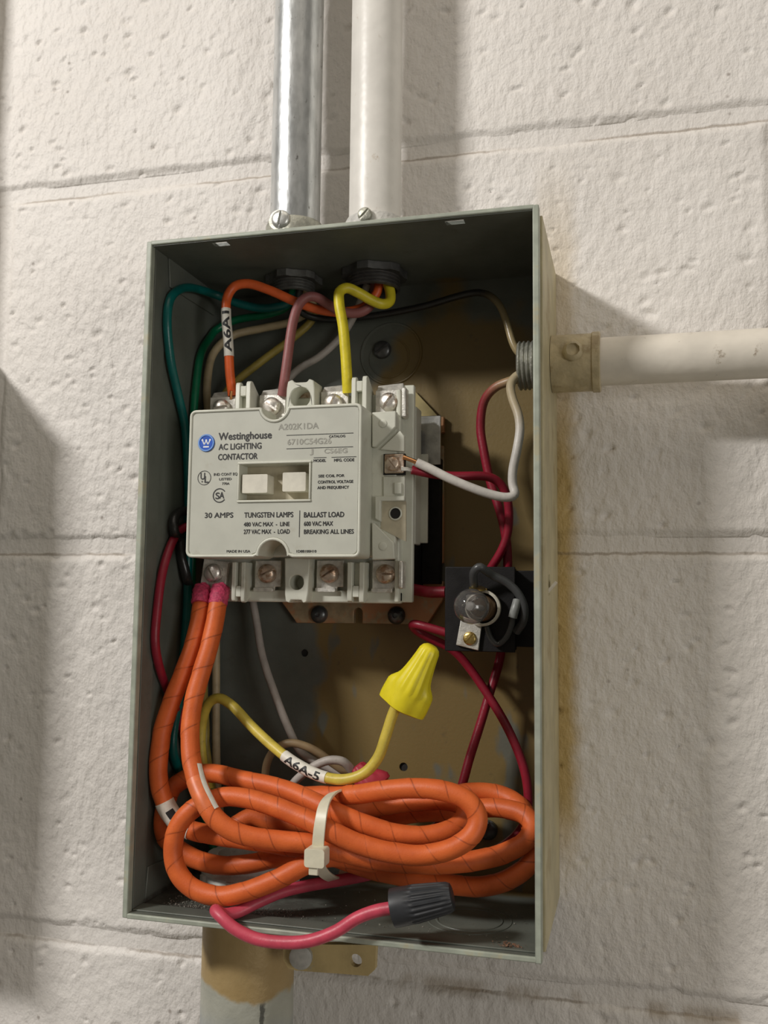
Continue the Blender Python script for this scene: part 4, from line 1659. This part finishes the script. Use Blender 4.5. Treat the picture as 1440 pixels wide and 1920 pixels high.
wire('crimson_wire', [(762, 1103, -.026), (780, 1106, -.031), (805, 1110, -.035), (836, 1110, -.036)], .0026, W_RED, 'short thick red lead between the contactor and the lamp block')
wire('crimson_wire', [(842, 1188, -.0350), (815, 1180, -.035), (788, 1172, -.035), (772, 1167, -.0335), (768, 1172, -.0305), (784, 1186, -.028), (818, 1202, -.026), (850, 1218, -.024), (880, 1252, -.022), (915, 1303, -.022),
                      (945, 1352, -.024), (970, 1405, -.026), (985, 1450, -.027), (991, 1500, -.027), (986, 1540, -.027), (965, 1570, -.027), (935, 1592, -.027), (905, 1605, -.026)], .0020, W_RED,
     'red wire looping back under the lamp block and down the right side')
# --- left wires
wire('red_wire', [(385, 986, -.0415), (352, 985, -.045), (331, 998, -.050), (314, 1032, -.053), (302, 1082, -.054), (293, 1150, -.055), (290, 1205, -.055), (297, 1252, -.053), (312, 1292, -.050), (330, 1330, -.046), (346, 1380, -.040), (362, 1440, -.034)],
     .0020, W_RED, 'red wire leaving the left side of the contactor down the left wall')
wire('black_wire', [(385, 962, -.0415), (352, 957, -.043), (332, 962, -.045), (323, 978, -.045), (330, 1008, -.040), (342, 1050, -.034), (352, 1090, -.026), (360, 1180, -.022)], .0022, W_BLACK,
     'black wire hooked out beside the left edge of the contactor face')
# --- middle
o, pth = wire('yellow_wire', [(392, 1480, -.034), (382, 1440, -.033), (377, 1395, -.034), (380, 1350, -.035), (392, 1318, -.037), (410, 1309, -.039), (434, 1322, -.041), (472, 1362, -.046), (515, 1402, -.050), (558, 1434, -.054), (608, 1457, -.056),
                              (650, 1461, -.057), (685, 1448, -.057), (709, 1420, -.057), (724, 1378, -.057), (737, 1338, -.057), (748, 1314, -.0572)], .00235, W_YELLOWOLD,
              'aged yellow wire with a handwritten white tag, capped by the yellow wire nut')
sleeve(o, pth, (533, 1417), (612, 1457), .0026, 'A6A-5', width=.80, height=1.45)
wire('tan_wire', [(500, 1530, -.026), (497, 1480, -.028), (501, 1430, -.030), (518, 1403, -.031), (545, 1393, -.031), (575, 1400, -.030), (600, 1413, -.028), (625, 1432, -.026), (655, 1452, -.024)], .0019, W_BROWN,
     'brown tan wire loop behind the tag of the aged yellow wire')
wire('grey_wire', [(535, 1500, -.030), (548, 1472, -.033), (570, 1450, -.035), (598, 1432, -.036), (622, 1425, -.036), (643, 1428, -.035), (657, 1441, -.032), (668, 1456, -.028)], .0020, W_GREY,
     'grey wire hump behind the yellow wire beside the red wire nut')


# wire nuts
def nut(name, a, b, prof, mat, label, ribs, ribh, wings=0, rib_from=.3, rib_to=.95):
    """prof = list of (fraction along, radius)"""
    ax = (b - a)
    L = ax.length
    ax = ax.normalized()
    e1 = (Vector((0, -1, 0)) - ax * ax.dot(Vector((0, -1, 0)))).normalized()
    e2 = ax.cross(e1)
    n = ribs * 4
    mb = MB()
    vv, ff = [], []
    for j, (t, r) in enumerate(prof):
        for i in range(n):
            th = 2 * PI * i / n
            rr = r
            if rib_from <= t <= rib_to:
                rr = r * (1 + ribh * (1 if (i % 4) in (1, 2) else -.4))
            if wings:
                wv = min(1.0, (t + .12) / .14) * (1 - 1 / (1 + math.exp(-(t - .40) / .035)))
                lobe = max(0, math.cos(th - PI / 2)) ** 10 + max(0, math.cos(th + PI / 2)) ** 10
                rr += wings * wv * lobe
            vv.append(a + ax * (t * L) + (e1 * math.cos(th) + e2 * math.sin(th)) * rr)
    for j in range(len(prof) - 1):
        for i in range(n):
            i2 = (i + 1) % n
            ff.append((j * n + i, j * n + i2, (j + 1) * n + i2, (j + 1) * n + i))
    ff.append(tuple(range(n)))
    ff.append(tuple((len(prof) - 1) * n + i for i in range(n)))
    mb.add(vv, ff)
    o_ = mb.build(name, mat, None, smooth=35)
    tag(o_, label, 'wire nut')
    return o_


nut('wire_nut', at(751, 1327, -.0572), at(810, 1211, -.0600),
    [(0, .0062), (.02, .0072), (.08, .0074), (.16, .0074), (.26, .0073), (.32, .0072), (.36, .0071), (.40, .0070), (.44, .0068), (.48, .0066), (.52, .0064), (.58, .0060), (.70, .0053), (.82, .0047), (.92, .0043), (.97, .0037), (1.0, .0024)], M_NUTY,
    'bright yellow winged wire nut pointing up right on the aged yellow wire', 12, .045, wings=.0036, rib_from=.30, rib_to=.95)
nut('wire_nut', at(735, 1703, -.0855), at(849, 1681, -.0830),
    [(0, .0060), (.015, .0072), (.10, .0073), (.22, .0072), (.30, .0071), (.34, .0068), (.40, .0068), (.60, .0063), (.80, .0058), (.93, .0054), (.985, .0050), (1.0, .0040)], M_NUTK,
    'charcoal ribbed wire nut on the pinkish red wire by the front lip', 22, .055, rib_from=.33, rib_to=.95)
nut('wire_nut', at(704, 1482, -.030), at(668, 1436, -.030),
    [(0, .0050), (.05, .0066), (.2, .0068), (.4, .0062), (.6, .0054), (.8, .0046), (.95, .0038), (1, .0026)], M_NUTR,
    'red winged wire nut half hidden behind the orange cable coil', 10, .05, wings=.0030, rib_from=.3, rib_to=.95)

# pinkish red wire with the charcoal nut
wire('pink_red_wire', [(812, 1556, -.030), (790, 1590, -.036), (745, 1624, -.044), (690, 1640, -.050), (640, 1650, -.055), (580, 1660, -.060), (530, 1672, -.065), (480, 1693, -.071), (445, 1710, -.076), (418, 1714, -.081), (404, 1707, -.0845), (414, 1718, -.0870),
                       (440, 1741, -.0880), (480, 1760, -.0880), (530, 1767, -.0880), (580, 1764, -.0878), (630, 1746, -.0870), (670, 1721, -.0862), (705, 1708, -.0856), (745, 1701, -.0853)], .0025, W_PINK,
     'pinkish red wire hairpinned over the front lip, ending in the charcoal nut')

# ------------------------------------------------------------------ orange taped cables
RC = .0041


def tape_rf(r):
    def f(s, a, t):
        ph = (s / TAPE_PITCH - a + .5) % 1.0
        return r * (1.0 + .035 * (ph - .5) + .012 * math.sin(s * 330) * math.sin(s * 120 + 2))
    return f


def cable(pts, label, r=RC):
    return wire('orange_cable', pts, r, M_TAPE, label, 'cable', None, step=.0007, n=22, rf=tape_rf(r))


c2, p2 = cable([(410, 1122, -.0515), (404, 1160, -.0550), (393, 1210, -.0590), (378, 1260, -.0620), (364, 1310, -.0650), (357, 1360, -.0680), (358, 1415, -.0720), (367, 1460, -.0760), (382, 1498, -.0800), (402, 1532, -.0815), (432, 1556, -.0810),
                (475, 1570, -.0790), (530, 1577, -.0765), (590, 1583, -.0745), (640, 1597, -.0710), (700, 1611, -.0660), (760, 1618, -.0620), (830, 1620, -.0580), (900, 1612, -.0540), (950, 1598, -.0500), (985, 1577, -.0470), (998, 1550, -.0430),
                (985, 1529, -.0400), (950, 1517, -.0370), (905, 1515, -.0340), (860, 1525, -.0330), (800, 1523, -.0330), (750, 1530, -.0340), (690, 1545, -.0350), (640, 1550, -.0360), (580, 1546, -.0370), (515, 1543, -.0380), (472, 1532, -.0390), (440, 1548, -.0420)],
               'orange taped cable, right one of the pair leaving the lower left terminal')
c1, p1_ = cable([(379, 1122, -.0505), (374, 1160, -.0530), (362, 1210, -.0560), (342, 1265, -.0590), (320, 1320, -.0620), (302, 1380, -.0640), (296, 1435, -.0650), (301, 1482, -.0650), (318, 1523, -.0640), (345, 1551, -.0625), (385, 1563, -.0620),
                 (430, 1570, -.0630), (500, 1580, -.0630), (580, 1594, -.0600), (632, 1608, -.0580), (696, 1630, -.0560), (776, 1647, -.0530), (856, 1660, -.0510), (910, 1662, -.0500), (960, 1646, -.0480), (993, 1620, -.0460), (1002, 1590, -.0420),
                 (995, 1550, -.0330), (977, 1512, -.0290), (935, 1489, -.0270), (885, 1485, -.0270), (840, 1492, -.0290), (760, 1508, -.0310), (700, 1516, -.0330), (640, 1520, -.0350)],
                'orange taped cable, left one of the pair leaving the lower left terminal')
c3, p3 = cable([(640, 1606, -.0500), (600, 1597, -.0515), (557, 1602, -.0530), (515, 1609, -.0545), (472, 1619, -.0550), (415, 1623, -.0560), (372, 1613, -.0570), (340, 1597, -.0570), (314, 1576, -.0560), (301, 1548, -.0540), (303, 1512, -.0500), (322, 1478, -.0480),
                (355, 1456, -.0480), (392, 1449, -.0500), (458, 1463, -.0540), (515, 1475, -.0570), (552, 1487, -.0600), (600, 1509, -.0640), (640, 1528, -.0655), (690, 1548, -.0650), (744, 1564, -.0630), (800, 1567, -.0600), (845, 1556, -.0570),
                (872, 1535, -.0530), (872, 1514, -.0490), (845, 1502, -.0460), (790, 1502, -.0440), (720, 1511, -.0430), (660, 1522, -.0430), (610, 1514, -.0440)],
               'orange taped cable forming the rear left loop of the tied coil')
c4, p4 = cable([(560, 1493, -.0500), (614, 1491, -.0540), (664, 1490, -.0590), (728, 1481, -.0630), (792, 1478, -.0650), (845, 1486, -.0660), (880, 1503, -.0665), (897, 1531, -.0670), (889, 1561, -.0685), (855, 1588, -.0705), (792, 1604, -.0720), (730, 1598, -.0735),
                (680, 1585, -.0745), (635, 1566, -.0750), (585, 1541, -.0740), (530, 1518, -.0725), (480, 1501, -.0710), (430, 1493, -.0705), (396, 1500, -.0710), (357, 1520, -.0735), (332, 1552, -.0750), (324, 1600, -.0750), (335, 1640, -.0750), (365, 1668, -.0750),
                (415, 1681, -.0750), (472, 1668, -.0745), (530, 1644, -.0735), (575, 1620, -.0710), (620, 1606, -.0680), (670, 1612, -.0640), (700, 1618, -.0600)],
               'orange taped cable forming the big front loop of the tied coil')
for (c_, p_, e0, e1_, e2_) in ((c2, p2, (413, 1106), (411, 1118), (408, 1134)), (c1, p1_, (380, 1106), (378, 1118), (376, 1132))):
    path = smooth_path([at(*e0, -.0475), at(*e1_, -.0510), at(*e2_, -.0525)], .0005)
    m = MB()
    m.tube(path, .0042, 22, rf=lambda s, a, t: .00435 * (1 + .07 * math.sin(a * 6 * 2 * PI + s * 2000) * (1.2 - t)))
    m.build('frayed_end', M_PINKTAPE, c_, smooth=50)
sleeve(c2, p2, (368, 1462), (394, 1516), RC * 1.035, '', name='clear_tape', mat=M('clear_tape_over_orange', (0.72, 0.17, 0.05), .42))
# white strip stuck along the cable's right flank
i0, i1 = nearest(p2, 366, 1440), nearest(p2, 398, 1524)
T, E1, E2, S = frames(p2)


def strip(parent, path, i0, i1, r, a0, a1, mat, name):
    mb = MB()
    vv, ff = [], []
    na = 6
    T, E1, E2, S = frames(path)
    k = 0
    for i in range(i0, i1 + 1):
        e_front = (Vector((0.25, -1, 0)) - T[i] * T[i].dot(Vector((0.25, -1, 0)))).normalized()
        e_side = e_front.cross(T[i])
        if e_side.x < 0:
            e_side = -e_side
        for j in range(na + 1):
            a = a0 + (a1 - a0) * j / na
            vv.append(path[i] + (e_front * math.cos(a) + e_side * math.sin(a)) * r)
        if k:
            for j in range(na):
                b = (k - 1) * (na + 1) + j
                ff.append((b, b + 1, b + na + 2, b + na + 1))
        k += 1
    mb.add(vv, ff)
    return mb.build(name, mat, parent, smooth=60)


strip(c2, p2, i0, i1, RC * 1.07, .75, 1.35, M_PAPER, 'wire_label')
strip(c2, p2, i0 + 6, i1 - 30, RC * 1.085, 1.12, 1.40, M_INK, 'handwriting')
j0, j1 = nearest(p1_, 309, 1503), nearest(p1_, 352, 1555)
sl = sleeve(c1, p1_, (309, 1503), (356, 1556), RC * 1.05, '', name='wire_label')
jm = (j0 + j1) // 2
for (a, b) in ((.30, .48), (.58, .78)):
    strip(sl, p1_, int(j0 + (j1 - j0) * a), int(j0 + (j1 - j0) * b), RC * 1.075, -.1, .75, M_INK, 'handwriting')

# cable tie round the bundle
tie = empty('cable_tie', at(594, 1607, -.080))
tag(tie, 'translucent nylon cable tie strapped round the middle of the orange coil', 'cable tie')
tp = [(640, 1484, -.056), (622, 1492, -.0665), (608, 1512, -.0765), (601, 1545, -.0805), (597, 1580, -.0808), (596, 1612, -.0770), (606, 1634, -.0690), (625, 1646, -.0580), (642, 1640, -.0440), (652, 1590, -.0330), (656, 1530, -.0270), (652, 1492, -.0280), (645, 1478, -.0400)]
path = smooth_path([at(*q_) for q_ in tp] + [at(*tp[0])], .0009)
# keep ribbon flat: width along x, thickness radial
cen = sum(path, Vector()) / len(path)
m = MB()
vv, ff = [], []
for i, p_ in enumerate(path):
    a = path[max(i - 1, 0)]
    b = path[min(i + 1, len(path) - 1)]
    t_ = (b - a).normalized()
    w_ = Vector((1, .10, .35))
    w_ = (w_ - t_ * t_.dot(w_)).normalized()
    nrm = t_.cross(w_)
    for (sw, sn) in ((-1, 0), (1, 0), (1, 1), (-1, 1)):
        vv.append(p_ + w_ * (sw * .0024) + nrm * (sn * .0010))
for i in range(len(path) - 1):
    for k in range(4):
        k2 = (k + 1) % 4
        ff.append((i * 4 + k, i * 4 + k2, i * 4 + 4 + k2, i * 4 + 4 + k))
ff.append((0, 1, 2, 3))
ff.append(tuple((len(path) - 1) * 4 + k for k in range(4)))
m.add(vv, ff)
m.build('strap', M_NYLON, tie, bevel=.0002)
hc = at(594, 1606, -.0835)
m = MB()
m.prism(rrect(hc.x - .0042, hc.x + .0042, hc.z - .0036, hc.z + .0036, .0012, 4), [], XZ, -.0868, -.0800)
m.build('tie_head', M_NYLON, tie, bevel=.0016, seg=4)
m = MB()
m.box(hc.x - .0026, hc.x + .0014, -.0860, -.0845, hc.z - .0068, hc.z - .0030)
m.build('tie_tail', M_NYLON, tie, bevel=.0004)

# ------------------------------------------------------------------ pilot lamp block
YP = -.0450
lamp = empty('pilot_lamp_block', (at(900, 1140, YP).x, YP, at(900, 1222, YP).z))
tag(lamp, 'black block with a small clear round bulb, bracketed to the right inner wall', 'pilot lamp')
bx0, bz1 = fx(838, 1064, YP)
bx1, bz0 = fx(963, 1222, YP)
m = MB()
m.box(bx0, bx1, YP, -.0330, bz0, bz1)
m.build('block', M_BLACK, lamp, bevel=.0007)
m = MB()
m.box(bx0 - .0006, bx1 + .0008, YP - .0012, YP, bz0 - .0003, bz1 + .0003)
m.build('front_plate', M_BRACKET, lamp, bevel=.0004)
m = MB()
m.box(bx1 - .002, W - TH - .0002, -.0370, -.0352, fx(985, 1213, -.036)[1], fx(985, 1070, -.036)[1])
m.build('bracket', M_BRACKET, lamp, bevel=.0004)
m = MB()
m.box(W - TH - .0016, W - TH - .0002, -.0352, -.0160, fx(985, 1213, -.036)[1], fx(985, 1070, -.036)[1])
m.build('bracket_foot', M_BRACKET, lamp, bevel=.0004)
# socket
sk = at(905, 1140, -.0490)
m = MB()
m.lathe([(.0066, 0), (.0076, 0), (.0078, .0012), (.0078, .0040), (.0070, .0046), (.0066, .0046)], (sk.x, YP - .0012, sk.z), (0, -1, 0), 32, closed=True)
m.build('socket_collar', M('ivory_insulator', (0.60, 0.57, 0.48), .4, var=.1), lamp)
m = MB()
m.lathe([(.0056, 0), (.0058, .0004), (.0054, .0015), (.0058, .0026), (.0054, .0037), (.0056, .0048), (.0050, .0060), (.0045, .0066)], (sk.x, YP - .0012, sk.z), (0, -1, 0), 28)
m.build('bulb_base', M('dark_brass_base', (0.25, 0.16, 0.09), .4, .7), lamp)
m = MB()
m.box(sk.x - .0030, sk.x + .0020, YP - .0050, YP - .0012, sk.z + .0068, sk.z + .0084)
m.lathe([(.0020, 0), (.0036, .0002), (.0036, .0009), (.0020, .0011)], (sk.x - .0020, YP - .0062, sk.z + .0078), (.1, -.3, 1), 16)
m.build('top_contact', M_BRASS, lamp, bevel=.0002)
# bulb glass: a globe with a pip
bc = at(884, 1137, -.0620)
R_ = .0074
Rb_ = Vector((sk.x, YP - .0068, sk.z))
ax = (bc - Rb_).normalized()
dB = (bc - Rb_).length
prof = [(.0042, -.0010), (.0043, max(.0006, dB - R_ * .86))]
for k in range(1, 26):
    th = PI * (.80 - .80 * k / 26)
    prof.append((R_ * math.sin(th), dB + R_ * math.cos(th)))
prof.append((.0010, prof[-1][1] + .0004))
prof.append((.0002, prof[-1][1] + .0003))
m = MB()
m.lathe(prof, Rb_, ax, 32)
inner = [(max(r - .00035, .0001), h - (.00035 if h > .005 else -.0003)) for r, h in prof[:-2]]
m2 = MB()
m2.lathe(inner, Rb_, ax, 32)
nb = len(m.v)
m.v += m2.v
m.f += [tuple(nb + k for k in reversed(f)) for f in m2.f]
m.build('bulb_glass', M_GLASS, lamp, smooth=60, recalc=False)
m = MB()
m.lathe([(.0016, 0), (.0012, .003), (.0010, dB), (.0020, dB + .0010), (.0019, dB + .0024), (.0006, dB + .0030)], Rb_ + ax * -.0006, ax, 16)
m.build('lamp_stem', M('glass_bead', (0.75, 0.74, 0.72), .25), lamp)
# terminal tab with brass screw
tb = at(881, 1192, YP - .0014)
m = MB()
ca, sa = math.cos(-.22), math.sin(-.22)
pts = [(-.0052, .0062), (.0042, .0062), (.0052, -.0052), (-.0048, -.0052)]
m.prism([(tb.x + u * ca - v * sa, tb.z + u * sa + v * ca) for u, v in pts], [], XZ, YP - .0030, YP - .0014)
m.build('terminal_tab', M_TERM, lamp, bevel=.0003)
m = MB()
sb = at(881, 1197, YP - .003)
m.screw((sb.x, YP - .0030, sb.z), .0029, .0014, .9, w=.12)
m.build('terminal_screw', M_BRASS, lamp)


def lead(pts, r):
    path = smooth_path([at(*q_) for q_ in pts], .0008)
    mb = MB()
    mb.tube(path, r, 12)
    o_ = mb.build('lead', W_CHAR, lamp, smooth=60)
    return o_


lead([(890, 1108, -.0490), (888, 1090, -.0530), (889, 1072, -.0560), (899, 1063, -.0570), (911, 1070, -.0550), (926, 1080, -.0525), (950, 1092, -.0510), (971, 1112, -.0505), (983, 1140, -.0500), (981, 1165, -.0480), (968, 1185, -.0455)], .0018)
lead([(970, 1130, -.0500), (963, 1150, -.0510), (959, 1172, -.0505), (948, 1197, -.0490), (932, 1208, -.0482), (920, 1196, -.0480), (913, 1175, -.0478)], .0012)
m = MB()
m.tube(smooth_path([at(970, 1126, -.0505), at(966, 1140, -.0518), at(961, 1158, -.0518)], .0006), .0019, 12)
m.build('lead_sleeve', M('grey_sleeve', (0.22, 0.23, 0.22), .4), lamp)
